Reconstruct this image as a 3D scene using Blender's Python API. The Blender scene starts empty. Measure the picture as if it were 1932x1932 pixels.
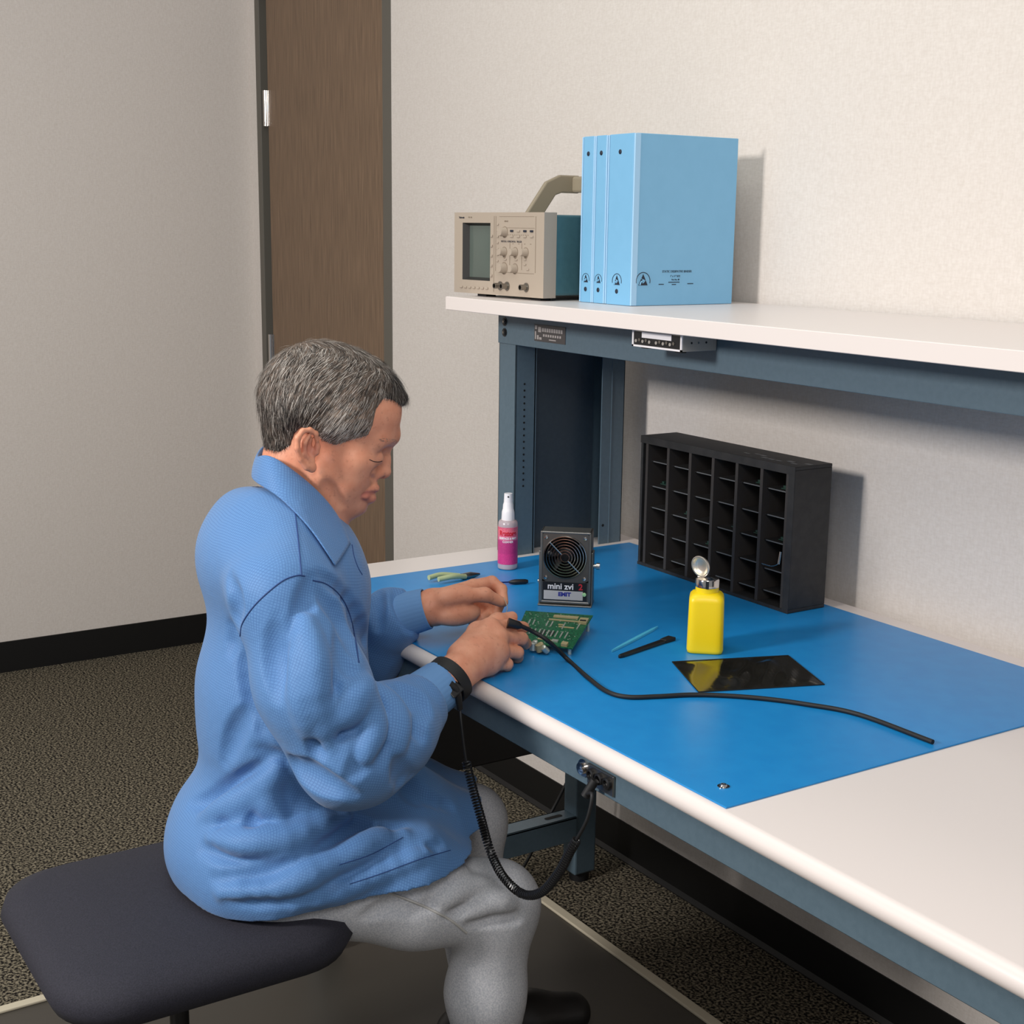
import bpy, bmesh, math, random
import numpy as np
from mathutils import Vector, Matrix

# ------------------------------------------------------------------ camera
FPX = 2631.04; CX = CY = 966.0; EYE = np.array([0.0, 0.0, 1.41])
YAW, PIT, ROLL = -0.99984283, -0.20112446, 0.01220219
_f = np.array([math.sin(YAW)*math.cos(PIT), math.cos(YAW)*math.cos(PIT), math.sin(PIT)])
_r0 = np.array([math.cos(YAW), -math.sin(YAW), 0.0]); _u0 = np.cross(_r0, _f)
_r = _r0*math.cos(ROLL) + _u0*math.sin(ROLL); _u = -_r0*math.sin(ROLL) + _u0*math.cos(ROLL)
scene = bpy.context.scene
cd = bpy.data.cameras.new('camera'); cd.sensor_width = 36; cd.lens = FPX/1932*36
cd.clip_start = 0.05; cd.clip_end = 60
co = bpy.data.objects.new('camera', cd); scene.collection.objects.link(co)
co.matrix_world = Matrix(((_r[0], _u[0], -_f[0], EYE[0]), (_r[1], _u[1], -_f[1], EYE[1]),
                          (_r[2], _u[2], -_f[2], EYE[2]), (0, 0, 0, 1)))
scene.camera = co
# ------------------------------------------------------------------ world, lights, exposure
w = bpy.data.worlds.new('world'); scene.world = w; w.use_nodes = True
w.node_tree.nodes['Background'].inputs[0].default_value = (0.93, 0.96, 1.0, 1)
w.node_tree.nodes['Background'].inputs[1].default_value = 0.27
def area(name, loc, target, size, power, col):
    l = bpy.data.lights.new(name, 'AREA'); l.shape = 'RECTANGLE'; l.size = size[0]; l.size_y = size[1]
    l.energy = power; l.color = col
    o = bpy.data.objects.new(name, l); scene.collection.objects.link(o); o.location = loc
    o.rotation_euler = (Vector(target)-Vector(loc)).to_track_quat('-Z', 'Y').to_euler()
    return o
area('softbox_key', (-1.75, -1.9, 2.25), (-1.7, 1.3, 0.95), (0.5, 0.5), 90, (1.0, 0.955, 0.915))
area('softbox_fill', (0.55, -0.35, 2.6), (-1.6, 1.1, 0.9), (0.9, 0.9), 30, (1.0, 0.97, 0.95))
area('ceiling_fluorescent', (-1.9, 0.7, 2.66), (-1.9, 0.7, 0), (2.4, 1.2), 14, (0.95, 1.0, 0.93))
scene.view_settings.view_transform = 'Standard'; scene.view_settings.look = 'None'
scene.view_settings.gamma = 1.0; scene.view_settings.use_curve_mapping = False
scene.view_settings.exposure = 0.0

# ------------------------------------------------------------------ helpers
random.seed(7); rng = np.random.default_rng(7)
COL = scene.collection
def ray(x, y): return _f + _r*(x-CX)/FPX - _u*(y-CY)/FPX
def onz(x, y, z): d = ray(x, y); return d*((z-EYE[2])/d[2]) + EYE
def ony(x, y, Y): d = ray(x, y); return d*(Y/d[1]) + EYE
def onx(x, y, X): d = ray(x, y); return d*(X/d[0]) + EYE
def S(r, g, b):
    f = lambda c: (c/255)/12.92 if c <= 10 else (((c/255)+0.055)/1.055)**2.4
    return (f(r), f(g), f(b), 1)
def mat(name, col, rough=0.5, metal=0.0, spec=0.5, **kw):
    m = bpy.data.materials.new(name); m.use_nodes = True
    b = m.node_tree.nodes['Principled BSDF']
    b.inputs['Base Color'].default_value = col; b.inputs['Roughness'].default_value = rough
    b.inputs['Metallic'].default_value = metal; b.inputs['Specular IOR Level'].default_value = spec
    for k, v in kw.items(): b.inputs[k.replace('_', ' ')].default_value = v
    return m
def nd(m, t, **kw):
    n = m.node_tree.nodes.new(t)
    for k, v in kw.items(): setattr(n, k, v)
    return n
def lk(m, a, b): m.node_tree.links.new(a, b)
def noise_mat(name, c1, c2, scale, rough=0.5, detail=3, bump=0.0, bscale=None, stretch=None, lo=0.35, hi=0.65, spec=0.5, metal=0.0, bdist=0.001):
    m = mat(name, c1, rough, metal, spec); b = m.node_tree.nodes['Principled BSDF']
    tc = nd(m, 'ShaderNodeTexCoord'); mp = nd(m, 'ShaderNodeMapping')
    if stretch: mp.inputs['Scale'].default_value = stretch
    lk(m, tc.outputs['Object'], mp.inputs[0])
    n = nd(m, 'ShaderNodeTexNoise'); n.inputs['Scale'].default_value = scale; n.inputs['Detail'].default_value = detail
    lk(m, mp.outputs[0], n.inputs['Vector'])
    r = nd(m, 'ShaderNodeValToRGB'); r.color_ramp.elements[0].position = lo; r.color_ramp.elements[1].position = hi
    r.color_ramp.elements[0].color = c1; r.color_ramp.elements[1].color = c2
    lk(m, n.outputs['Fac'], r.inputs[0]); lk(m, r.outputs[0], b.inputs['Base Color'])
    if bump:
        n2 = nd(m, 'ShaderNodeTexNoise'); n2.inputs['Scale'].default_value = bscale or scale; n2.inputs['Detail'].default_value = 4
        lk(m, mp.outputs[0], n2.inputs['Vector'])
        bp = nd(m, 'ShaderNodeBump'); bp.inputs['Strength'].default_value = bump; bp.inputs['Distance'].default_value = bdist
        lk(m, n2.outputs['Fac'], bp.inputs['Height']); lk(m, bp.outputs[0], b.inputs['Normal'])
    return m

class MB:
    def __init__(s): s.v = []; s.f = []; s.smooth = []
    def add(s, vs, fs, sm=False, M=None):
        k = len(s.v)
        for p in vs:
            p = Vector(p); s.v.append(tuple(M @ p) if M is not None else tuple(p))
        for f in fs: s.f.append([i+k for i in f]); s.smooth.append(sm)
        return s
    def box(s, x0, x1, y0, y1, z0, z1, M=None):
        return s.add([(x0,y0,z0),(x1,y0,z0),(x1,y1,z0),(x0,y1,z0),(x0,y0,z1),(x1,y0,z1),(x1,y1,z1),(x0,y1,z1)],
                     [(0,3,2,1),(4,5,6,7),(0,1,5,4),(1,2,6,5),(2,3,7,6),(3,0,4,7)], M=M)
    def prism(s, pts, a, b, axis='z', M=None, sm=False):
        n = len(pts); vs = []
        for t in (a, b):
            for p, q in pts:
                vs.append((p, q, t) if axis == 'z' else (p, t, q) if axis == 'y' else (t, p, q))
        fs = [tuple(range(n))[::-1], tuple(range(n, 2*n))]
        s.add(vs, fs, M=M)
        k = len(s.v)-2*n
        for i in range(n): s.f.append([k+i, k+(i+1) % n, k+n+(i+1) % n, k+n+i]); s.smooth.append(sm)
        return s
    def lathe(s, prof, n=32, M=None, squircle=0.0):
        vs = []; fs = []
        for r, z in prof:
            for i in range(n):
                a = 2*math.pi*i/n; c, d = math.cos(a), math.sin(a)
                k = 1.0
                if squircle: k = (abs(c)**squircle + abs(d)**squircle)**(-1.0/squircle)
                vs.append((r*k*c, r*k*d, z))
        for j in range(len(prof)-1):
            for i in range(n): fs.append((j*n+i, j*n+(i+1) % n, (j+1)*n+(i+1) % n, (j+1)*n+i))
        if prof[0][0] > 0: fs.append(tuple(range(n))[::-1])
        if prof[-1][0] > 0: fs.append(tuple(range((len(prof)-1)*n, len(prof)*n)))
        return s.add(vs, fs, True, M)
    def cyl(s, p, q, r, n=20, r2=None):
        p, q = Vector(p), Vector(q); d = q-p
        M = Matrix.Translation(p) @ d.to_track_quat('Z', 'Y').to_matrix().to_4x4()
        return s.lathe([(r, 0), (r if r2 is None else r2, d.length)], n, M)
    def tube(s, pts, r, n=10, caps=True):
        P = [Vector(p) for p in pts]; m = len(P); R = r if hasattr(r, '__len__') else [r]*m
        vs = []; fs = []; up = None
        for i in range(m):
            t = (P[min(i+1, m-1)]-P[max(i-1, 0)]).normalized()
            if up is None: up = t.orthogonal().normalized()
            up = (up - t*up.dot(t)).normalized(); sd = t.cross(up)
            for j in range(n):
                a = 2*math.pi*j/n; vs.append(P[i] + (up*math.cos(a)+sd*math.sin(a))*R[i])
        for i in range(m-1):
            for j in range(n): fs.append((i*n+j, i*n+(j+1) % n, (i+1)*n+(j+1) % n, (i+1)*n+j))
        if caps: fs.append(tuple(range(n))[::-1]); fs.append(tuple(range((m-1)*n, m*n)))
        return s.add(vs, fs, True)
    def torus(s, R, r, n=40, k=8, M=None, a0=0, a1=2*math.pi):
        full = abs(a1-a0-2*math.pi) < 1e-6; vs = []; fs = []
        m = n if full else n+1
        for i in range(m):
            a = a0+(a1-a0)*i/n
            for j in range(k):
                b = 2*math.pi*j/k; vs.append(((R+r*math.cos(b))*math.cos(a), (R+r*math.cos(b))*math.sin(a), r*math.sin(b)))
        for i in range(n):
            for j in range(k): fs.append((i*k+j, ((i+1) % m)*k+j, ((i+1) % m)*k+(j+1) % k, i*k+(j+1) % k))
        return s.add(vs, fs, True, M)
def make(name, mb, m, parent=None, bev=0.0, seg=2, world=True, sharp=40):
    me = bpy.data.meshes.new(name); me.from_pydata(mb.v, [], mb.f); me.update()
    for p, sm in zip(me.polygons, mb.smooth): p.use_smooth = sm
    bm = bmesh.new(); bm.from_mesh(me); bmesh.ops.recalc_face_normals(bm, faces=bm.faces); bm.to_mesh(me); bm.free()
    if any(mb.smooth): me.set_sharp_from_angle(angle=math.radians(sharp))
    if m is not None: me.materials.append(m)
    o = bpy.data.objects.new(name, me); COL.objects.link(o)
    if parent is not None:
        o.parent = parent
        if world: o.matrix_parent_inverse = root_inv(parent)
    if bev:
        b = o.modifiers.new('bevel', 'BEVEL'); b.width = bev; b.segments = seg; b.limit_method = 'ANGLE'; b.angle_limit = math.radians(35)
        b.harden_normals = False
    return o
def wm(o):
    M = o.matrix_basis
    if o.parent: M = wm(o.parent) @ o.matrix_parent_inverse @ M
    return M
def root_inv(o): return wm(o).inverted()
def thing(name, label, cat, loc=(0, 0, 0), group=None, rz=0.0):
    o = bpy.data.objects.new(name, None); COL.objects.link(o); o.location = loc; o.rotation_euler = (0, 0, rz)
    o.empty_display_size = 0.05; o['label'] = label; o['category'] = cat
    if group: o['group'] = group
    return o
def tag(o, label, cat, group=None):
    o['label'] = label; o['category'] = cat
    if group: o['group'] = group
    return o
def struct(o): o['kind'] = 'structure'; return o
def frame(o, ux, uy, uz=None):      # matrix with given axes
    ux = Vector(ux).normalized(); uy = Vector(uy).normalized(); uz = ux.cross(uy).normalized() if uz is None else Vector(uz).normalized()
    return Matrix(((ux.x, uy.x, uz.x, o[0]), (ux.y, uy.y, uz.y, o[1]), (ux.z, uy.z, uz.z, o[2]), (0, 0, 0, 1)))
def text(name, s, size, M, m, parent, depth=0.0002, bold=0.0, xs=1.0, align='LEFT'):
    cu = bpy.data.curves.new(name, 'FONT'); cu.body = s; cu.size = size; cu.extrude = depth; cu.offset = bold; cu.align_x = align
    cu.resolution_u = 3
    t = bpy.data.objects.new(name, cu); COL.objects.link(t)
    bpy.context.view_layer.update()
    me = bpy.data.meshes.new_from_object(t.evaluated_get(bpy.context.evaluated_depsgraph_get()))
    bpy.data.objects.remove(t)
    me.transform(M @ Matrix.Scale(xs, 4, (1, 0, 0)))
    me.materials.clear(); me.materials.append(m)
    o = bpy.data.objects.new(name, me); COL.objects.link(o); o.parent = parent; o.matrix_parent_inverse = root_inv(parent)
    return o
def smoothpath(pts, n=8):
    P = [np.array(p, float) for p in pts]; P = [2*P[0]-P[1]] + P + [2*P[-1]-P[-2]]; out = []
    for i in range(1, len(P)-2):
        for k in range(n):
            t = k/n; a, b, c, d = P[i-1], P[i], P[i+1], P[i+2]
            out.append(0.5*((2*b)+(c-a)*t+(2*a-5*b+4*c-d)*t*t+(-a+3*b-3*c+d)*t**3))
    out.append(P[-2]); return out

# ------------------------------------------------------------------ materials
M = {}
M['laminate'] = mat('white_laminate', S(226, 217, 213), 0.35)
M['edge'] = mat('white_edge_strip', S(228, 218, 213), 0.28)
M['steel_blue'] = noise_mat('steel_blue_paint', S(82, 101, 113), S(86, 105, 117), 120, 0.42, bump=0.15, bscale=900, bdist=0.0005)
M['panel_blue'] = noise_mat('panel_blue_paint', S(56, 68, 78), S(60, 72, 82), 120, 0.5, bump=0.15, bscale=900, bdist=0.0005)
M['mat_blue'] = noise_mat('mat_blue_rubber', S(26, 132, 200), S(30, 137, 204), 30, 0.34, bump=0.10, bscale=1400, bdist=0.0004)
M['mat_under'] = mat('mat_dark_edge', S(20, 60, 110), 0.6)
M['black'] = mat('black_plastic', S(22, 22, 24), 0.4)
M['rubber'] = mat('black_rubber', S(17, 17, 19), 0.6)
M['board_black'] = noise_mat('black_corrugated_board', S(30, 30, 31), S(40, 39, 39), 60, 0.55, bump=0.2, bscale=200)
M['board_edge'] = mat('worn_board_edge', S(92, 94, 96), 0.45)
M['chrome'] = mat('chrome', S(215, 210, 205), 0.12, 1.0)
M['steel'] = mat('brushed_steel', S(150, 146, 140), 0.32, 1.0)
M['alu'] = mat('grey_aluminium', S(128, 126, 122), 0.38, 0.8)
M['white'] = mat('white_plastic', S(238, 234, 236), 0.35)
M['ink'] = mat('black_ink', S(20, 30, 48), 0.6)
M['dark'] = mat('dark_void', S(8, 8, 9), 0.8)
M['wood'] = noise_mat('walnut_veneer', S(98, 78, 60), S(130, 105, 82), 9, 0.5, detail=8, stretch=(26, 26, 0.9), lo=0.3, hi=0.7, bump=0.05, bscale=20)
M['frame_paint'] = mat('olive_grey_frame_paint', S(92, 88, 80), 0.5)
M['carpet'] = noise_mat('flecked_carpet', S(24, 22, 21), S(150, 140, 120), 170, 0.95, detail=3, lo=0.42, hi=0.64, bump=0.9, bscale=420, spec=0.1, bdist=0.004)
M['cove'] = mat('black_rubber_cove', S(9, 9, 10), 0.5)
def wallmat():
    m = mat('woven_wallcovering', S(206, 200, 189), 0.85, spec=0.2); b = m.node_tree.nodes['Principled BSDF']
    tc = nd(m, 'ShaderNodeTexCoord')
    hs = []
    for sc, st in ((90, (1, 1, 3.2)), (90, (3.2, 3.2, 1))):
        mp = nd(m, 'ShaderNodeMapping'); mp.inputs['Scale'].default_value = st; lk(m, tc.outputs['Object'], mp.inputs[0])
        n = nd(m, 'ShaderNodeTexNoise'); n.inputs['Scale'].default_value = sc; n.inputs['Detail'].default_value = 4; lk(m, mp.outputs[0], n.inputs['Vector']); hs.append(n)
    ad = nd(m, 'ShaderNodeMath', operation='ADD'); lk(m, hs[0].outputs['Fac'], ad.inputs[0]); lk(m, hs[1].outputs['Fac'], ad.inputs[1])
    r = nd(m, 'ShaderNodeValToRGB'); r.color_ramp.elements[0].position = 0.35; r.color_ramp.elements[1].position = 0.65
    r.color_ramp.elements[0].color = S(208, 200, 193); r.color_ramp.elements[1].color = S(217, 210, 204)
    hf = nd(m, 'ShaderNodeMath', operation='MULTIPLY'); hf.inputs[1].default_value = 0.5; lk(m, ad.outputs[0], hf.inputs[0])
    lk(m, hf.outputs[0], r.inputs[0]); lk(m, r.outputs[0], b.inputs['Base Color'])
    bp = nd(m, 'ShaderNodeBump'); bp.inputs['Strength'].default_value = 0.22; bp.inputs['Distance'].default_value = 0.002
    lk(m, ad.outputs[0], bp.inputs['Height']); lk(m, bp.outputs[0], b.inputs['Normal'])
    return m
M['wall'] = wallmat()

# ------------------------------------------------------------------ room
WY = 1.825; EX = -4.456
DX0, DX1 = -4.335, -3.52; DT = 2.12
FR0, FR1 = -4.40, -3.468
mb = MB().box(EX-0.12, FR0+0.004, WY, WY+0.12, 0, 2.7).box(FR1-0.004, 1.2, WY, WY+0.12, 0, 2.7).box(FR0, FR1, WY, WY+0.12, DT+0.04, 2.7)
struct(make('wall_back', mb, M['wall']))
struct(make('wall_left', MB().box(EX-0.12, EX, -3.0, WY, 0, 2.7), M['wall']))
struct(make('floor', MB().box(EX-0.12, 1.2, -3.0, WY+0.12, -0.05, 0), M['carpet']))
mb = MB()
for a, b in ((EX, FR0), (FR1, 1.2)):
    prof = [(WY, 0), (WY, 0.09), (WY-0.003, 0.09), (WY-0.004, 0.012), (WY-0.010, 0.002), (WY-0.010, 0)]
    mb.prism(prof, a, b, axis='x')
struct(make('baseboard_back', mb, M['cove']))
struct(make('baseboard_left', MB().box(EX, EX+0.006, -3.0, WY-0.02, 0, 0.1), M['cove']))
fr = MB()
fr.box(FR0, FR0+0.034, WY-0.002, WY+0.08, 0, DT+0.04).box(FR1-0.05, FR1, WY-0.002, WY+0.08, 0, DT+0.04).box(FR0, FR1, WY-0.002, WY+0.08, DT, DT+0.05)
struct(make('trim_1', fr, M['frame_paint'], bev=0.002))
d = struct(make('door_1', MB().box(DX0+0.006, DX1-0.003, WY+0.008, WY+0.05, 0.008, DT-0.004), M['wood'], bev=0.002))
for zc in (1.055-0.055, 1.775, 0.26):
    h = make('hinge', MB().cyl((DX0+0.001, WY+0.002, zc-0.055), (DX0+0.001, WY+0.002, zc+0.055), 0.008).box(DX0, DX0+0.02, WY+0.005, WY+0.008, zc-0.055, zc+0.055), M['chrome'], d)
make('door_knob', MB().lathe([(0.0, 0), (0.026, 0.0), (0.026, 0.006), (0.01, 0.012), (0.01, 0.03), (0.026, 0.042), (0.026, 0.056), (0.0, 0.066)], 24,
     frame((DX1-0.07, WY+0.008, 0.95), (1, 0, 0), (0, 0, 1), (0, -1, 0))), M['steel'], d)
# ------------------------------------------------------------------ workbench
BZ = 0.760; BX0, BX1, BF, BB = -2.392, -0.56, 1.0045, 1.80
wb = thing('workbench', 'long steel-blue workbench with white laminate top in front of the back wall', 'workbench', (-1.48, 1.4, 0))
pf = []; R_ = 0.014
prof = [(BB, BZ), (BB, BZ-2*R_), (BF+R_, BZ-2*R_)]
for i in range(1, 12): a = -math.pi/2 - math.pi*i/12; prof.append((BF+R_+R_*math.cos(a), BZ-R_+R_*math.sin(a)))
prof.append((BF+R_, BZ))
make('worktop', MB().prism(prof, BX0, BX1, axis='x', sm=True), M['edge'], wb, sharp=50)
ap = MB()
AY = 1.022
ap.box(-2.36, -0.60, AY, AY+0.004, 0.690, BZ-2*R_).box(-2.36, -0.60, AY, AY+0.02, 0.690, 0.6925)
make('front_apron', ap, M['steel_blue'], wb, bev=0.0015)
make('rear_apron', MB().box(-2.36, -0.60, 1.735, 1.747, 0.690, BZ-2*R_), M['steel_blue'], wb, bev=0.0015)
for X in (-2.352, -0.66):
    for Y in (1.045, 1.655):
        l = make('leg', MB().box(X, X+0.048, Y, Y+0.055, 0.02, BZ-0.030), M['steel_blue'], wb, bev=0.004)
        make('foot', MB().cyl((X+0.024, Y+0.028, 0.0042 if (X < -2 and Y < 1.5) else 0), (X+0.024, Y+0.028, 0.022), 0.022), M['rubber'], l)
    cb = MB().box(X+0.002, X+0.05, 1.10, 1.655, 0.155, 0.160).box(X+0.045, X+0.05, 1.10, 1.655, 0.105, 0.160).box(X+0.002, X+0.007, 1.10, 1.655, 0.105, 0.160)
    c = make('cross_bar', cb, M['steel_blue'], wb, bev=0.001)
    sl = [(X+0.026+0.006*math.cos(t), 1.61+(0.016 if math.sin(t) > 0 else -0.016)+0.006*math.sin(t)) for t in np.linspace(0, 2*math.pi, 24, endpoint=False)]
    make('slot', MB().prism(sl, 0.1601, 0.1605), M['dark'], c)

# drawer unit hung under the left end
dp = thing('drawer_unit', 'black steel drawer unit hung under the left end of the workbench', 'drawer unit', (-2.1, 1.3, 0.49))
make('body', MB().box(-2.285, -1.985, 1.085, 1.62, 0.476, 0.719), M['black'], dp, bev=0.003)
dr = make('drawer', MB().box(-2.28, -1.99, 1.066, 1.084, 0.482, 0.672), M['black'], dp, bev=0.003)
make('drawer_pull', MB().box(-2.20, -2.07, 1.056, 1.066, 0.60, 0.614), M['steel'], dr, bev=0.003)

# ------------------------------------------------------------------ riser with shelf
rs = thing('shelf_riser', 'steel-blue riser frame with white upper shelf standing on the workbench', 'shelf riser', (-1.48, 1.62, BZ))
PX0, PX1 = -2.368, -2.306; PY0, PY1 = 1.486, 1.756
SZ0, SZ1 = 1.250, 1.276
def upright(x0, x1, s):
    ft = MB()   # front channel: face to the front, flange going back, return lip
    ft.box(x0, x1, PY0, PY0+0.003, BZ, 1.243).box(x1-0.003 if s > 0 else x0, x1 if s > 0 else x0+0.003, PY0, PY0+0.048, BZ, 1.243)
    ft.box(x1-0.009 if s > 0 else x0, x1 if s > 0 else x0+0.009, PY0+0.044, PY0+0.050, BZ, 1.243).box(x0, x0+0.003, PY0, PY0+0.048, BZ, 1.243)
    a = make('front_post', ft, M['steel_blue'], rs, bev=0.0008)
    hz = np.linspace(1.107, 0.902, 17); hm = MB(); xx = x1 if s > 0 else x0
    for z in hz: hm.cyl((xx-0.0003*s, PY0+0.021, z), (xx+0.0004*s, PY0+0.021, z), 0.0022, 10)
    make('slot_holes', hm, M['dark'], a)
    bk = MB().box(x1-0.003 if s > 0 else x0, x1 if s > 0 else x0+0.003, PY1-0.058, PY1, BZ, 1.243).box(x0, x1, PY1-0.003, PY1, BZ, 1.243).box(x0, x0+0.003, PY1-0.055, PY1, BZ, 1.243)
    bk.box(x1-0.002 if s > 0 else x0-0.001, x1+0.001 if s > 0 else x0+0.002, PY1-0.034, PY1-0.031, BZ, 1.243)
    b = make('rear_post', bk, M['steel_blue'], rs, bev=0.0008)
    make('hole', MB().cyl((xx-0.0003*s, PY1-0.048, 0.80), (xx+0.0004*s, PY1-0.048, 0.80), 0.003, 10), M['dark'], b)
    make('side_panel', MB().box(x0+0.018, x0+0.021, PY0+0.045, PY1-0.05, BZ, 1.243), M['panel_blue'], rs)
upright(PX0, PX1, 1)
upright(-0.66, -0.60, -1)
bm_ = MB().box(PX0, -0.60, PY0-0.003, PY0, 1.185, 1.2435).box(PX0, -0.60, PY0, PY0+0.03, 1.185, 1.188)
beam = make('front_beam', bm_, M['steel_blue'], rs, bev=0.001)
make('rear_beam', MB().box(PX0, -0.60, PY1-0.002, PY1+0.002, 1.16, 1.2435), M['steel_blue'], rs, bev=0.001)
for z in (1.228, 1.207):
    M_ = frame((-2.3435, PY0-0.003, z), (1, 0, 0), (0, 0, 1), (0, -1, 0))
    b = make('bolt', MB().lathe([(0.0085, 0), (0.0085, 0.001), (0.006, 0.001), (0.0055, 0.003), (0, 0.0036)], 16, M_), M['black'], rs)
    make('bolt_socket', MB().lathe([(0.0026, 0.0030), (0.0026, 0.0042), (0, 0.0042)], 6, M_), M['steel'], b)
pl = make('name_plate', MB().box(-2.236, -2.132, PY0-0.0042, PY0-0.003, 1.1985, 1.2305), mat('plate_grey', S(70, 66, 66), 0.4), rs, bev=0.0003)
mp_ = mat('plate_print', S(168, 160, 156), 0.5)
mm = MB(); 
for (a, b, c, e) in ((-2.233, -2.226, 1.221, 1.228), (-2.222, -2.212, 1.216, 1.226), (-2.233, -2.229, 1.202, 1.217), (-2.226, -2.22, 1.202, 1.210), (-2.218, -2.21, 1.202, 1.2065)):
    mm.box(a, b, PY0-0.0046, PY0-0.0042, c, e)
for i in range(9): mm.box(-2.209+i*0.0078, -2.203+i*0.0078, PY0-0.0046, PY0-0.0042, 1.2175, 1.2245)
for i in range(8): mm.box(-2.205+i*0.0078, -2.200+i*0.0078, PY0-0.0046, PY0-0.0042, 1.2085, 1.213)
mm.box(-2.185, -2.162, PY0-0.0046, PY0-0.0042, 1.2025, 1.2045)
make('plate_lettering', mm, mp_, pl)
sh = make('shelf_board', MB().box(-2.411, -0.55, 1.388, 1.812, SZ0, SZ1), M['laminate'], rs, bev=0.0012)
make('edge_band', MB().box(-2.4112, -0.549, 1.3872, 1.3884, SZ0+0.001, SZ1-0.001), M['edge'], sh)

# ------------------------------------------------------------------ blue mat
MZ = BZ+0.0022
mx0, mx1, my0, my1 = -2.283, -1.126, 1.0195, 1.762
g = MB().box(mx0, mx1, my0, my1, BZ, MZ)
bmat = make('bench_mat', g, M['mat_blue'], bev=0.0008)
tag(bmat, 'blue static-dissipative rubber mat covering the left half of the white worktop', 'mat')
P = onz(1365, 1484, MZ)
sn = make('snap_stud', MB().lathe([(0.0075, 0), (0.0075, 0.0008), (0.0045, 0.0010), (0.0035, 0.0032), (0.0015, 0.0036), (0, 0.003)], 24, Matrix.Translation(Vector(P))), M['chrome'], bmat)
dm = MB()
for i in range(6): a = i*math.pi/3; dm.cyl((P[0]+0.006*math.cos(a), P[1]+0.006*math.sin(a), P[2]+0.0008), (P[0]+0.006*math.cos(a), P[1]+0.006*math.sin(a), P[2]+0.0013), 0.0009, 8)
make('stud_rivets', dm, M['dark'], sn)

# ------------------------------------------------------------------ binders
M['binder'] = noise_mat('binder_light_blue_vinyl', S(118, 176, 214), S(120, 178, 216), 40, 0.42)
M['binder_hinge'] = mat('binder_pale_weld', S(160, 204, 238), 0.35)
M['paper'] = mat('page_white', S(225, 225, 222), 0.8)
def esd(parent, M0, s, cover=False):
    k = MB()
    k.torus(1.0, 0.045, 32, 6, M0 @ Matrix.Scale(s, 4), math.radians(-12), math.radians(192))
    # triangle
    tri = [(-0.66, -0.45), (0.66, -0.45), (0.0, 0.80)]
    k.prism([(a*s, b*s) for a, b in tri], 0, 0.0004, M=M0)
    o = make('static_symbol', k, M['ink'], parent)
    h = MB()
    pts = smoothpath([(-0.48, -0.42), (-0.30, -0.06), (-0.10, 0.02), (0.06, 0.12), (0.16, 0.02), (0.0, -0.14), (-0.14, -0.16)], 4)
    h.tube([M0 @ Vector((p[0]*s, p[1]*s, 0.0004)) for p in [np.append(q, 0) for q in pts]], 0.085*s, 6)
    h.tube([M0 @ Vector((a*s, b*s, 0.0004)) for a, b in ((-0.28, 0.30), (0.30, 0.08))], 0.035*s, 6)
    make('symbol_hand', h, M['binder'], o)
    return o
BT = 1.5735; BYF, BYB = 1.520, 1.755
GRPB = 'light blue binders on the shelf'
def binder(x0, x1, label, cover_text, yf=BYF, zt=BT, dx=0.0):
    t = thing('ring_binder', label, 'binder', ((x0+x1)/2, (yf+BYB)/2, SZ1), GRPB)
    c0, c1 = x0+0.0005, x1-0.0005
    make('spine', MB().box(c0+0.004, c1-0.004, yf, yf+0.0028, SZ1+0.0005, zt), M['binder'], t, bev=0.0009)
    for x in (c0, c1-0.003):
        cv = make('cover', MB().box(x, x+0.003, yf+0.004, BYB, SZ1+0.0005, zt), M['binder'], t, bev=0.0011)
        make('hinge_strip', MB().box(x-0.0002 if x == c0 else x, x+0.003 if x == c0 else x+0.0034, yf-0.0006, yf+0.012, SZ1+0.0008, zt-0.0005), M['binder_hinge'], cv, bev=0.0008)
    make('pages', MB().box(c0+0.007, c1-0.007, yf+0.014, BYB-0.012, SZ1+0.008, zt-0.012), M['paper'], t)
    xm = (x0+x1)/2 + dx
    for z in (SZ1+0.0245, zt-0.0305):
        make('rivet', MB().lathe([(0.0042, 0), (0.0042, 0.0006), (0.003, 0.0014), (0, 0.0014)], 14, frame((xm, yf, z), (1, 0, 0), (0, 0, 1), (0, -1, 0))), M['ink'], t)
    s = min(0.0135, (x1-x0)*0.28)
    esd(t, frame((xm, yf-0.0002, SZ1+0.042), (1, 0, 0), (0, 0, 1), (0, -1, 0)), s)
    return t
binder(-2.1440, -2.1045, 'narrow light blue ring binder, nearest the oscilloscope', False)
binder(-2.1035, -2.0660, 'narrow light blue ring binder in the middle of the three', False)
b3 = binder(-2.0640, -1.9850, 'thick light blue ring binder at the right end, front cover with printed lettering showing', True, dx=-0.004)
def on_cover(y, z): return frame((-1.9853, y, z), (0, 1, 0), (0, 0, 1), (1, 0, 0))
esd(b3, on_cover(1.5455, SZ1+0.0435), 0.0155)
text('cover_lettering', 'STATIC DISSIPATIVE BINDER', 0.0058, on_cover(1.622, SZ1+0.0585), M['ink'], b3, xs=0.93, align='CENTER')
text('cover_lettering', '1" x 11" SIZE', 0.0048, on_cover(1.618, SZ1+0.0505), M['ink'], b3, xs=0.9, align='CENTER')
text('cover_lettering', 'Part No. 08', 0.0042, on_cover(1.619, SZ1+0.0445), M['ink'], b3, xs=0.9, align='CENTER')
for y, z, wd in ((1.616, 0.0405, 0.026), (1.616, 0.0365, 0.010), (1.587, 0.037, 0.012), (1.654, 0.0375, 0.014)):
    k = MB(); n = int(wd/0.0022)
    for i in range(n): k.box(-1.9852, -1.9849, y-wd/2+i*wd/n, y-wd/2+(i+0.7)*wd/n, SZ1+z, SZ1+z+0.0016)
    make('small_print', k, M['ink'], b3)

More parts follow.
